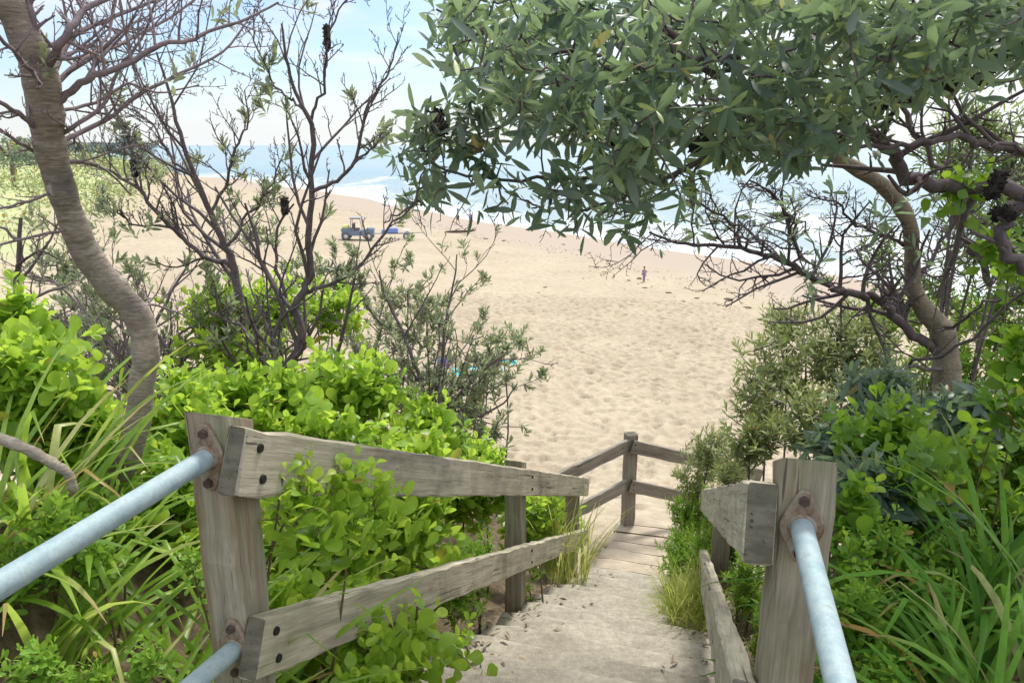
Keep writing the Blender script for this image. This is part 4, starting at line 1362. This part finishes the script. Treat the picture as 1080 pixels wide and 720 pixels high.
poly = [(440, -10), (462, 40), (488, 95), (505, 112), (545, 128), (575, 150), (598, 185), (625, 215), (655, 248), (690, 250), (720, 225), (745, 200), (775, 190), (800, 168), (840, 168), (880, 165), (930, 140), (965, 120), (1010, 105), (1090, 90), (1130, -10)]


def inside(u, v, poly):
    c = False
    n = len(poly)
    for i in range(n):
        (x1, y1), (x2, y2) = poly[i], poly[(i + 1) % n]
        if (y1 > v) != (y2 > v) and u < (x2 - x1) * (v - y1) / (y2 - y1) + x1: c = not c
    return c


tp, ta = [], []
while len(tp) < 740:
    u, v = rng.uniform(440, 1130), rng.uniform(-10, 255)
    if not inside(u, v, poly): continue
    # gaps towards the upper right where sky shows through, and thinner outer edge on the left
    if v > 172 and 700 < u < 990 and rng.uniform() < .7: continue
    thin = .75 * sstep(830, 1000, u) * (sstep(20, 90, v)) + .35 * (1 - sstep(470, 560, u)) + .45 * sstep(170, 230, v)
    lum = .5 + .5 * math.sin(u * .043 + 1.2 * math.sin(v * .05)) * math.cos(v * .061 + .8 * math.sin(u * .03))
    if rng.uniform() < max(thin, .62 * (1 - lum)): continue
    Y = rng.uniform(2.3, 3.9)
    tp.append(P(u, v, Y)); ta.append([-.25 + .3 * rng.normal(), -.35 + .3 * rng.normal(), -.05 + .45 * rng.normal()])
# crown overhead, above the frame
for i in range(330):
    u, v = rng.uniform(640, 1300), rng.uniform(-200, -10)
    if u < 760 and v < -70: continue
    Y = rng.uniform(2.4, 4.6)
    tp.append(P(u, v, Y)); ta.append([.3 * rng.normal(), .3 * rng.normal(), .5 + .3 * rng.normal()])
for i in range(120):   # hanging spray
    u0, v0, su, sv = ((430, 175, 16, 18), (470, 205, 30, 14), (445, 140, 16, 12), (500, 165, 18, 18), (540, 205, 28, 14), (520, 225, 10, 8), (580, 195, 16, 8), (495, 130, 12, 10), (600, 215, 16, 8))[rng.integers(0, 9)]
    u, v = rng.normal(u0, su * .7), rng.normal(v0, sv * .8)
    if rng.uniform() < .35 or math.hypot(u - 491, v - 236) < 27: continue
    tp.append(P(u, v, rng.uniform(2.95, 3.2))); ta.append([.5 * rng.normal() - .3, .4 * rng.normal(), .5 * rng.normal()])
for i in range(26):   # scattered leaves among the bare lower twigs
    u, v = rng.uniform(690, 960), rng.uniform(190, 290)
    tp.append(P(u, v, rng.uniform(4.0, 4.4))); ta.append([.4 * rng.normal(), .4 * rng.normal(), .6])
tp, ta = np.array(tp), norm(np.array(ta))
# the gap in the hanging spray where the sea and the walkers show through
rel = tp - np.array([0, 0, H])
dep = rel[:, 1] * CP - rel[:, 2] * SP
uu = 540 + F * rel[:, 0] / dep
vv = 360 - F * (rel[:, 1] * SP + rel[:, 2] * CP) / dep
okk = (np.hypot(uu - 491, (vv - 226) * .9) > 36) & ~((vv > 238) & (uu < 790))
tp, ta = tp[okk], ta[okk]
g = Geo()
rosettes(g, tp, ta, rng, **STY['bank'])
g.build('crown', MAT['bank'], bt)
g = Geo()
connect(g, np.concatenate(sk)[::2], tp - ta * .06, rng, .0042, .05)
g.build('twigs', MAT['twig'], bt)
for (u, v, Y) in ((1000, 90, 3.2), (930, 110, 3.3), (1040, 75, 3.1), (965, 100, 3.4), (1055, 55, 3.0), (880, 150, 3.4), (740, 150, 3.2), (1060, 225, 2.9), (462, 130, 3.0), (655, 155, 3.1), (1050, 195, 3.0)):
    cone(bt, P(u, v, Y), .028, .13, rng, rng.normal(size=3) + [1, 0, .5])
for (u, v, Y) in ((503, 152, 3.0), (548, 70, 2.9)):
    g = Geo()
    p = P(u, v, Y)
    g.tube([p + np.array([0, 0, z]) for z in (-.035, -.03, 0, .03, .037)], [.004, .022, .026, .02, .003], 10)
    g.build('flower_spike', MAT['flower'], bt)


# ------------------------------------------------------------------ far things
def clump_leaves(g, cen, rad, n, size, rng, shell=.4):
    d = norm(rng.normal(size=(n, 3)))
    p = cen + d * rad * ((shell + (1 - shell) * rng.uniform(0, 1, n)) ** .6)[:, None]
    dirs = norm(d + .8 * rng.normal(size=(n, 3)))
    add_leaves(g, p, dirs, d + .6 * rng.normal(size=(n, 3)) + [0, 0, .4], size * rng.uniform(.6, 1.3, n), size * .6 * rng.uniform(.6, 1.2, n), TINY, np.clip(.5 + .35 * d[:, 2] + .2 * rng.normal(size=n), 0, 1))


rng = RN(401)
g = Geo()
cnt = 0
while cnt < 260:
    Y = rng.uniform(45, 210)
    xf_ = -17 - .385 * (Y - 22)
    X = xf_ - 3 - rng.uniform(0, 1) ** 1.3 * 70
    if X < -.75 * Y - 10: continue
    z = float(zg(X, Y))
    r = rng.uniform(.35, 1.0) ** 1.5 * 2.6 * (1 + Y / 160)
    clump_leaves(g, np.array([X, Y, z + r * .2]), np.array([r * 1.5, r * 1.2, r * .7]), 70, .28 * (1 + Y / 150), rng)
    cnt += 1
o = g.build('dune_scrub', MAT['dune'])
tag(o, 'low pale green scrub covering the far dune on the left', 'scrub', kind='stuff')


def far_tree(label, u, vtop, Y, wpx, mat, rng, n=26, group='trees on the far headland', flat=.45):
    top = P(u, vtop, Y)
    z = float(zg(top[0], top[1]))
    hgt = max(top[2] - z, 2.5)
    s = mpp(vtop, Y)
    root = empty('headland_tree', (top[0], top[1], z), label, 'tree', group)
    g = Geo()
    g.tube([[top[0], top[1], z - .2], [top[0] + .2, top[1], z + hgt * .5], [top[0], top[1], z + hgt * .8]], [.3, .22, .1], 7)
    for k in range(5):
        a = rng.uniform(0, 6.28)
        g.tube([[top[0] + .2, top[1], z + hgt * .45], [top[0] + wpx * s * .3 * math.cos(a), top[1] + 2 * math.sin(a), z + hgt * .75]], [.14, .06], 5)
    g.build('trunk', MAT['twigp'], root)
    g = Geo()
    for k in range(n):
        a = rng.uniform(-1, 1)
        rx = wpx * s * .5
        cz = z + hgt * (1 - flat * rng.uniform(.25, 1.0)) * (1 - .28 * a * a)
        r = rx * rng.uniform(.2, .36)
        clump_leaves(g, np.array([top[0] + a * rx * .85, top[1] + rng.uniform(-1, 1) * rx * .6, cz]), np.array([r, r, r * .55]), 90, .55 * Y / 170, rng)
    g.build('crown', mat, root)


rng = RN(402)
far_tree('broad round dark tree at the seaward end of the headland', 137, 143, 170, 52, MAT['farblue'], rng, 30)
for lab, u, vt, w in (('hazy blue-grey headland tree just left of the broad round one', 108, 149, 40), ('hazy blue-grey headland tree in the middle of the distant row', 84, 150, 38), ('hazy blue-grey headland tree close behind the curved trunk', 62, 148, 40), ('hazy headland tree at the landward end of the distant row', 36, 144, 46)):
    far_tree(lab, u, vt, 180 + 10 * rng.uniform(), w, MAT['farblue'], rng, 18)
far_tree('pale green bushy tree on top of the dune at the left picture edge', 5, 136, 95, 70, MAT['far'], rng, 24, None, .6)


# ------------------------------------------------------------------ people
CLO = {}


def cloth(c):
    if c not in CLO: CLO[c] = plain('cloth_%d' % len(CLO), c, .9, 0, .12, 8, .1)
    return CLO[c]


SKIN = plain('skin', (.42, .25, .17), .6, 0, .08)
HAIR = plain('hair', (.06, .045, .035), .8, 0, .2)


def skin_mesh(name, verts, edges, radii, root_i, sub=1):
    me = bpy.data.meshes.new(name)
    me.from_pydata(verts, edges, [])
    o = bpy.data.objects.new(name, me)
    COL.objects.link(o)
    o.modifiers.new('s', 'SKIN')
    sd = me.skin_vertices[0].data
    for i, r in enumerate(radii):
        r = r if isinstance(r, tuple) else (r, r)
        sd[i].radius = r
        sd[i].use_root = (i == root_i)
    mm = o.modifiers.new('u', 'SUBSURF')
    mm.levels = mm.render_levels = sub
    dg = bpy.context.evaluated_depsgraph_get()
    out = bpy.data.meshes.new_from_object(o.evaluated_get(dg))
    bpy.data.objects.remove(o)
    out.name = name
    for p_ in out.polygons: p_.use_smooth = True
    return out


def person(label, loc, rz, h, top, bottom, stride=.12, bare_legs=True, seated=False, group=None):
    root = empty('person', loc, label, 'person', group, rz)
    s = h / 1.72
    if not seated:
        J = [(0, 0, .95), (0, 0, 1.12), (0, 0, 1.38), (0, .01, 1.48), (0, .02, 1.58), (0, .02, 1.70),
             (.10, 0, .90), (.11, stride, .50), (.11, stride * .8, .08), (.11, stride + .14, .03),
             (-.10, 0, .90), (-.11, -stride * .5, .50), (-.11, -stride * 1.7, .10), (-.11, -stride * 1.7 + .14, .04),
             (.19, 0, 1.38), (.24, -.05, 1.10), (.25, .05, .86), (.25, .08, .78),
             (-.19, 0, 1.38), (-.24, .05, 1.10), (-.25, .14, .87), (-.25, .17, .79)]
    else:
        J = [(0, 0, .12), (0, -.02, .30), (0, -.02, .54), (0, 0, .63), (0, .02, .73), (0, .02, .85),
             (.10, .06, .12), (.13, .42, .40), (.13, .68, .07), (.13, .80, .05),
             (-.10, .06, .12), (-.13, .40, .42), (-.13, .66, .07), (-.13, .78, .05),
             (.19, -.02, .54), (.24, .12, .34), (.16, .36, .40), (.14, .44, .42),
             (-.19, -.02, .54), (-.24, .12, .34), (-.16, .36, .42), (-.14, .44, .44)]
    E = [(0, 1), (1, 2), (2, 3), (3, 4), (4, 5), (0, 6), (6, 7), (7, 8), (8, 9), (0, 10), (10, 11), (11, 12), (12, 13), (2, 14), (14, 15), (15, 16), (16, 17), (2, 18), (18, 19), (19, 20), (20, 21)]
    rad = [(.15, .11), (.135, .10), (.15, .10), .055, .095, .08, .085, .06, .042, .04, .085, .06, .042, .04, .055, .042, .032, .028, .055, .042, .032, .028]
    V = [tuple(c * s for c in j) for j in J]
    rad = [tuple(x * s for x in (r if isinstance(r, tuple) else (r, r))) for r in rad]
    link('body', skin_mesh('body', V, E, rad, 0), SKIN, root, False)
    # shirt: torso and sleeves, a little larger
    def part(name, ids, ed, grow_, mat):
        mp = {k: i for i, k in enumerate(ids)}
        me = skin_mesh(name, [V[i] for i in ids], [(mp[a], mp[b]) for a, b in ed], [tuple(x + grow_ * s for x in rad[i]) for i in ids], 0)
        link(name, me, mat, root, False)
    part('shirt', [1, 0, 2, 14, 15, 18, 19], [(0, 1), (1, 2), (2, 14), (14, 15), (2, 18), (18, 19)], .02, cloth(top))
    part('trousers', [0, 6, 7, 10, 11] + ([] if bare_legs else [8, 12]), [(0, 6), (6, 7), (0, 10), (10, 11)] + ([] if bare_legs else [(7, 8), (11, 12)]), .022, cloth(bottom))
    hd = Vector(V[4]) * .35 + Vector(V[5]) * .65
    bm = bmesh.new()
    bmesh.ops.create_icosphere(bm, subdivisions=2, radius=.108 * s)
    bmesh.ops.scale(bm, vec=(.95, 1.08, 1.05), verts=bm.verts)
    bmesh.ops.delete(bm, geom=[v for v in bm.verts if v.co.z < -.02 * s and v.co.y > -.02 * s], context='VERTS')
    bmesh.ops.translate(bm, vec=hd + Vector((0, -.015 * s, .02 * s)), verts=bm.verts)
    me = bpy.data.meshes.new('hair')
    bm.to_mesh(me); bm.free()
    link('hair', me, HAIR, root, False)
    return root


def on_sand(u, v, zguess=1.0):
    Y = 40.0
    for i in range(40):
        p = P(u, v, 1.0)
        k = (p[2] - H)
        Y = (float(zg(p[0] * Y, Y)) - H) / k
    return Vector((P(u, v, 1.0)[0] * Y, Y, float(zg(P(u, v, 1.0)[0] * Y, Y))))


person('person in khaki shirt and dark shorts walking along the waterline', on_sand(483, 237), R(100), 1.75, (.40, .37, .25), (.10, .10, .10))
person('person in lilac clothes walking along the waterline beside another walker', on_sand(496, 237.5), R(95), 1.68, (.42, .34, .62), (.45, .38, .66), .1, False)
person('small child in mauve standing alone on the wet sand', on_sand(679, 297.5), R(30), .95, (.33, .22, .36), (.30, .22, .36), .03, False)
tw = on_sand(505, 392)
person('seated sunbather in blue shirt on the sand left of the turquoise towel', on_sand(466, 388), R(-60), 1.7, (.12, .20, .42), (.24, .18, .30), 0, True, True)


# towels and bag
def towel(label, c, w, l, rz, mat, seed):
    rng = RN(seed)
    nx_, ny_ = 26, 14
    V, A = [], []
    for i in range(nx_):
        for j in range(ny_):
            x, y = (i / (nx_ - 1) - .5) * l, (j / (ny_ - 1) - .5) * w
            X = c.x + x * math.cos(rz) - y * math.sin(rz)
            Y = c.y + x * math.sin(rz) + y * math.cos(rz)
            V.append((X - c.x, Y - c.y, float(zg(X, Y)) - c.z + .05 + .02 * math.sin(x * 6 + y * 3) + .012 * math.sin(y * 11)))
    ii = np.arange(nx_ * ny_).reshape(nx_, ny_)
    me = np_mesh('beach_towel', V, np.stack([ii[:-1, :-1], ii[1:, :-1], ii[1:, 1:], ii[:-1, 1:]], -1).reshape(-1, 4))
    o = link('beach_towel', me, mat)
    o.location = c
    tag(o, label, 'towel')
    return o


turq = plain('turquoise_towel', (.03, .42, .50), .95, 0, .15, 3, .05)
towel('turquoise beach towel spread on the sand behind the twiggy grey-green bush', tw, .95, 1.75, R(12), turq, 1)
towel('smaller turquoise towel on the sand at the right of the dark bag', on_sand(537, 383), .5, .5, R(5), plain('aqua_towel', (.05, .5, .55), .95, 0, .15, 3, .05), 2)


def lumpy(name, c, r, mat, seed, parent=None, amp=.2, sub=3):
    rng = RN(seed)
    bm = bmesh.new()
    bmesh.ops.create_icosphere(bm, subdivisions=sub, radius=1)
    ph = rng.uniform(0, 6.28, 6)
    for v_ in bm.verts:
        x, y, z = v_.co
        k = 1 + amp * (math.sin(3 * x + ph[0]) * math.cos(2.5 * y + ph[1]) + .6 * math.sin(5 * y + ph[2] + 3 * z) + .4 * math.sin(9 * x + 7 * z + ph[3]))
        v_.co = Vector((x * r[0] * k, y * r[1] * k, max(z, -.45) * r[2] * k))
    me = bpy.data.meshes.new(name)
    bm.to_mesh(me); bm.free()
    for f in me.polygons: f.use_smooth = True
    o = bpy.data.objects.new(name, me)
    COL.objects.link(o)
    me.materials.append(mat)
    o.location = c
    o.parent = parent
    return o


bagm = plain('dark_canvas', (.075, .07, .08), .85, 0, .25, 9)
bc = on_sand(517, 388)
bag = empty('beach_bag', bc + Vector((0, 0, .06)), 'dark grey beach bag lying on the turquoise towel', 'bag')
lumpy('body', (0, 0, .14), (.40, .22, .24), bagm, 5, bag, .07)
g = Geo()
for dy in (-.08, .08):
    g = Geo()
    t = np.linspace(0, math.pi, 10)
    g.tube(np.stack([.2 * np.cos(t), np.full(10, dy), .26 + .16 * np.sin(t)], 1), [.016] * 10, 6)
    me = np_mesh('handle', np.concatenate(g.V), np.concatenate(g.F))
    link('handle', me, bagm, bag, False)

# seaweed and driftwood
kelp = bark_mat('dried_seaweed', (.10, .08, .06), (.20, .16, .12), 12, .02)
proto = None
for i, (u, v, s_) in enumerate(((705, 309, 1.0), (735, 315, 1.2), (768, 316, 1.5), (788, 325, 1.3), (674, 294, 1.3), (680, 304, 1.0), (512, 252, 1.2), (531, 254, 1.2), (594, 258, 1.0), (612, 264, 1.1), (663, 296, .9), (720, 318, .8), (575, 303, .7), (568, 309, .7), (552, 320, .8))):
    p_ = on_sand(u, v)
    if proto is None:
        me_o = lumpy('seaweed_clump', p_, (.42, .26, .14), kelp, 8, None, .35)
        proto = me_o
        o = me_o
    else:
        o = proto.copy()
        COL.objects.link(o)
        o.location = p_
    o.rotation_euler = (0, 0, i * 1.1)
    o.scale = (s_ * .5, s_ * .5, s_ * .4)
    tag(o, 'small dark clump of dried seaweed on the open sand', 'seaweed', 'seaweed clumps scattered on the sand')
rng = RN(78)
g = Geo()
n = 620
al = rng.uniform(-110, -25, n)
tt_ = -10.5 + 1.2 * np.sin(al * .21) + rng.normal(0, .8, n)
tt_ = np.where(rng.uniform(size=n) < .3, tt_ - rng.uniform(0, 9, n), tt_)
wx = (tt_ + 45.8) * .857 + al * .514
wy = (tt_ + 45.8) * .514 - al * .857
aa_ = rng.uniform(0, 6.28, n)
add_leaves(g, np.stack([wx, wy, zg(wx, wy) + .03], 1), np.stack([np.cos(aa_), np.sin(aa_), .12 + 0 * aa_], 1), np.stack([.2 * rng.normal(size=n), .2 * rng.normal(size=n), np.ones(n)], 1), rng.uniform(.08, .32, n), rng.uniform(.03, .12, n), TINY, rng.uniform(0, .9, n), .3, .3)
MAT['wrack'] = leaf_mat('dry_weed', [(0, (.10, .08, .06)), (1, (.22, .18, .13))], (.2, .15, .1), .1, .9, .1)
o = g.build('seaweed_litter', MAT['wrack'])
tag(o, 'thin line of dry seaweed scraps along the high water mark', 'seaweed', kind='stuff')
p_ = on_sand(486, 246)
g = Geo()
rng = RN(77)
g.tube([(-1.6, 0, .1), (-.8, .1, .16), (0, .0, .18), (.9, .1, .2), (1.5, .05, .32)], [.08, .12, .14, .12, .06], 9)
me = np_mesh('driftwood', np.concatenate(g.V), np.concatenate(g.F))
o = link('driftwood', me, kelp)
g2 = Geo()
for a in ((.2, .5), (.9, .45), (-.7, .35)):
    g2.tube([(a[0], .02, .16), (a[0] + .3, .05, .16 + a[1] * .6), (a[0] + .7, .1, .1 + a[1])], [.07, .05, .02], 6)
me = np_mesh('branch', np.concatenate(g2.V), np.concatenate(g2.F))
link('branch', me, kelp, o, False)
o.location = p_
tag(o, 'dark driftwood log lying on the sand in front of the two walkers', 'driftwood')

# ------------------------------------------------------------------ beach buggy and trailer
vb = dict(dark=plain('dark_blue_panel', (.15, .19, .27), .6), black=plain('black_rubber', (.10, .105, .12), .8), rim=plain('wheel_rim', (.6, .6, .6), .5, .2), blue=plain('blue_panel', (.17, .24, .58), .6), white=plain('white_panel', (.75, .77, .78), .5), yel=plain('yellow_panel', (.60, .52, .20), .6), steel=plain('grey_tube', (.25, .27, .29), .5, .4))  # dark and black tones paled, distance haze put into the colours


def box_part(name, parent, mat, boxes, bev=.04):
    bm = bmesh.new()
    for (cx, cy, cz, sx_, sy_, sz_, tap) in boxes:
        r_ = bmesh.ops.create_cube(bm, size=1)
        for v_ in r_['verts']:
            k = tap if v_.co.z > 0 else 1
            v_.co = Vector((cx + v_.co.x * sx_ * k, cy + v_.co.y * sy_ * k, cz + v_.co.z * sz_))
    bmesh.ops.bevel(bm, geom=bm.edges[:], offset=bev, segments=2, affect='EDGES', clamp_overlap=True)
    me = bpy.data.meshes.new(name)
    bm.to_mesh(me); bm.free()
    return link(name, me, mat, parent, False)


def wheel(parent, x, y, r, w):
    g = Geo()
    ys = np.array([-w / 2, -w / 2, -w * .32, w * .32, w / 2, w / 2])
    g.tube(np.stack([np.full(6, x), y + ys + np.array([0, .001, 0, 0, -.001, 0]), np.full(6, r)], 1), [r * .55, r * .9, r, r, r * .9, r * .55], 20)
    me = np_mesh('wheel', np.concatenate(g.V), np.concatenate(g.F))
    wo = link('wheel', me, vb['black'], parent, False)
    g = Geo()
    g.tube(np.stack([np.full(4, x), y + np.array([-w * .46, -w * .45, w * .45, w * .46]), np.full(4, r)], 1), [.01, r * .55, r * .55, .01], 16)
    me = np_mesh('rim', np.concatenate(g.V), np.concatenate(g.F))
    link('rim', me, vb['rim'], wo, False)


def bars(name, parent, mat, segs, r=.03):
    g = Geo()
    for a, b_ in segs: g.tube([a, b_], [r, r], 7)
    me = np_mesh(name, np.concatenate(g.V), np.concatenate(g.F))
    return link(name, me, mat, parent, False)


bp = on_sand(378, 253)
bg = empty('beach_buggy', bp, 'dark blue open beach buggy with roll cage parked on the sand', 'buggy', None, R(4))
box_part('body', bg, vb['dark'], [(0, 0, .62, 2.7, 1.25, .42, .94), (1.05, 0, .88, .75, 1.15, .26, .8), (-.95, 0, .90, .8, 1.25, .25, .95)])
box_part('seat', bg, vb['black'], [(-.1, .3, .92, .5, .45, .16, .9), (-.32, .3, 1.18, .14, .45, .5, .9), (-.1, -.3, .92, .5, .45, .16, .9), (-.32, -.3, 1.18, .14, .45, .5, .9)])
bars('roll_cage', bg, vb['steel'], [((s1 * .45 if s1 > 0 else -.55, s2 * .55, .85), (s1 * .25 if s1 > 0 else -.5, s2 * .5, 1.82)) for s1 in (1, -1) for s2 in (1, -1)] + [((.25, .5, 1.82), (-.5, .5, 1.82)), ((.25, -.5, 1.82), (-.5, -.5, 1.82)), ((.25, .5, 1.82), (.25, -.5, 1.82)), ((-.5, .5, 1.82), (-.5, -.5, 1.82))])
box_part('roof', bg, vb['steel'], [(-.12, 0, 1.88, 1.1, 1.2, .06, .95)], .02)
box_part('load', bg, vb['yel'], [(-1.0, 0, 1.14, .55, .9, .22, .85)])
bars('steering_wheel', bg, vb['black'], [((.38 + .0 * math.cos(t), .3 + .17 * math.cos(t), 1.2 + .17 * math.sin(t)), (.38, .3 + .17 * math.cos(t + .6), 1.2 + .17 * math.sin(t + .6))) for t in np.arange(0, 6.2, .6)], .018)
for sx_ in (.95, -.95):
    for sy_ in (.6, -.6): wheel(bg, sx_, sy_, .36, .26)
tp_ = on_sand(417, 251.5)
tr = empty('boat_trailer', tp_, 'light trailer with blue load and small wheels behind the beach buggy', 'trailer', None, R(3))
bars('trailer_frame', tr, vb['steel'], [((-2.2, 0, .45), (1.6, .45, .45)), ((-2.2, 0, .45), (1.6, -.45, .45)), ((1.6, .45, .45), (1.6, -.45, .45)), ((.3, .35, .45), (.3, -.35, .45)), ((1.0, .7, .32), (1.0, -.7, .32)), ((1.6, 0, .5), (2.6, 0, .52))], .035)
box_part('load', tr, vb['blue'], [(-.2, 0, .72, .95, .8, .40, .9), (-.95, 0, .66, .5, .6, .26, .8)])
box_part('mudguard', tr, vb['white'], [(1.0, .62, .78, .7, .2, .05, .9)], .015)
box_part('mudguard', tr, vb['white'], [(1.0, -.62, .78, .7, .2, .05, .9)], .015)
for sy_ in (.66, -.66): wheel(tr, 1.0, sy_, .27, .16)

# ------------------------------------------------------------------ litter on the path edges
rng = RN(500)
g = Geo()
n = 1500
yy = rng.uniform(2.2, 6.6, n)
sgn = np.where(rng.uniform(size=n) < .55, -1, 1)
off = np.abs(rng.normal(0, .16, n))
cx = path_x(yy) + sgn * (.60 - off + rng.uniform(0, .4, n))
kk = np.floor(((yy - y_start) * .957 + (cx + .03) * .29) / run)
on = np.abs(cx - path_x(yy)) < .66
zz = np.where(on, H - 1.66 - (np.clip(kk, 0, 13) + 1) * rise + .006, zg(cx, yy) + .012)
base = np.stack([cx, yy, zz], 1)
a = rng.uniform(0, 6.28, n)
dirs = np.stack([np.cos(a), np.sin(a), rng.uniform(-.05, .25, n)], 1)
add_leaves(g, base, dirs, np.stack([.3 * rng.normal(size=n), .3 * rng.normal(size=n), np.ones(n)], 1), rng.uniform(.02, .06, n), rng.uniform(.008, .02, n), TINY, rng.uniform(0, 1, n), .3, .3)
MAT['litter'] = leaf_mat('dead_leaf', [(0, (.07, .045, .03)), (.5, (.17, .12, .08)), (1, (.34, .27, .19))], (.2, .14, .08), .1, .8, .15)
o = g.build('leaf_litter', MAT['litter'])
tag(o, 'dry brown fallen leaves along the edges of the steps', 'leaf litter', kind='stuff')

# ------------------------------------------------------------------ light, sky, camera
SUN_EL, SUN_AZ = R(57), R(25)      # azimuth to the right of straight ahead
sd = Vector((math.sin(SUN_AZ) * math.cos(SUN_EL), math.cos(SUN_AZ) * math.cos(SUN_EL), math.sin(SUN_EL)))
sl = bpy.data.lights.new('sun', 'SUN')
sl.energy = 4.8
sl.angle = R(11)
sl.color = (1.0, .95, .86)
so = bpy.data.objects.new('sun', sl)
COL.objects.link(so)
so.rotation_euler = (-sd).to_track_quat('-Z', 'Y').to_euler()
so.location = (0, 0, 40)

w = bpy.data.worlds.new('World')
S.world = w
w.use_nodes = True
nt = w.node_tree
bgd = nt.nodes['Background']
sky = nt.nodes.new('ShaderNodeTexSky')
sky.sky_type = 'NISHITA'
sky.sun_disc = False
sky.sun_elevation = SUN_EL
sky.sun_rotation = SUN_AZ
sky.air_density = 1.0
sky.dust_density = .7
sky.ozone_density = 1.2
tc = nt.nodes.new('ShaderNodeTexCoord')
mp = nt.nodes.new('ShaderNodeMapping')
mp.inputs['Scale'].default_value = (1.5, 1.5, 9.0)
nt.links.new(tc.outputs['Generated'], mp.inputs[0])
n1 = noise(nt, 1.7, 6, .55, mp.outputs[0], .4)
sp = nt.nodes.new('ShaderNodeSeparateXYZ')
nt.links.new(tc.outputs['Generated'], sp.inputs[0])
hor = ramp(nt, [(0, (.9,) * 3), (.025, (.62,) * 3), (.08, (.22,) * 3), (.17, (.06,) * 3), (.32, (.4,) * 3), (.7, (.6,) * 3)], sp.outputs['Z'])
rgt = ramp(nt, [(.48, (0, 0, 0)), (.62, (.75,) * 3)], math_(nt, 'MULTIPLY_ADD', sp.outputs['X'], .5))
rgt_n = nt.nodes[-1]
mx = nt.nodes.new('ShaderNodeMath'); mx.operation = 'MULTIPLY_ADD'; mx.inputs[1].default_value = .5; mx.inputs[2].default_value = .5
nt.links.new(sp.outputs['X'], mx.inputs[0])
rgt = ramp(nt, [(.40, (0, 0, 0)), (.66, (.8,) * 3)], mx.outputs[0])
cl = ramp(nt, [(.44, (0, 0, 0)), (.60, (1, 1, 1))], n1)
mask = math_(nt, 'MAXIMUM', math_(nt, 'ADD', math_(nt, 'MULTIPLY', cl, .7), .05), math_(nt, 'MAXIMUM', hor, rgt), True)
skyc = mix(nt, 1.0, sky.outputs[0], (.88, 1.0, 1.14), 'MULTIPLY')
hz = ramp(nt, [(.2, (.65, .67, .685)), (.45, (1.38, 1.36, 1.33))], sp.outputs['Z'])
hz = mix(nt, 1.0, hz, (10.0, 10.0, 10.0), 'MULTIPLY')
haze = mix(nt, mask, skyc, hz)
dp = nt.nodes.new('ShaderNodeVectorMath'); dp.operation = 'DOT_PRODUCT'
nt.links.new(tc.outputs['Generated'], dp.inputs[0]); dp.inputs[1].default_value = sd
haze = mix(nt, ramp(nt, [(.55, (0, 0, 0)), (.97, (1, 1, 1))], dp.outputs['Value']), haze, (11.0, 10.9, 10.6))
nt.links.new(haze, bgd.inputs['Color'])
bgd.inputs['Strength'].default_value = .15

cam = bpy.data.cameras.new('camera')
cam.sensor_width = 36
cam.lens = F / 1080 * 36
cam.clip_start = .05
cam.clip_end = 60000
co = bpy.data.objects.new('camera', cam)
COL.objects.link(co)
co.location = (0, 0, H)
co.rotation_euler = (R(90) - PITCH, 0, 0)
S.camera = co
S.view_settings.view_transform = 'Standard'
S.view_settings.look = 'None'
S.view_settings.exposure = 0
S.cycles.use_denoising = True
S.cycles.max_bounces = 9
S.cycles.diffuse_bounces = 7
S.cycles.transmission_bounces = 7
S.cycles.transparent_max_bounces = 4
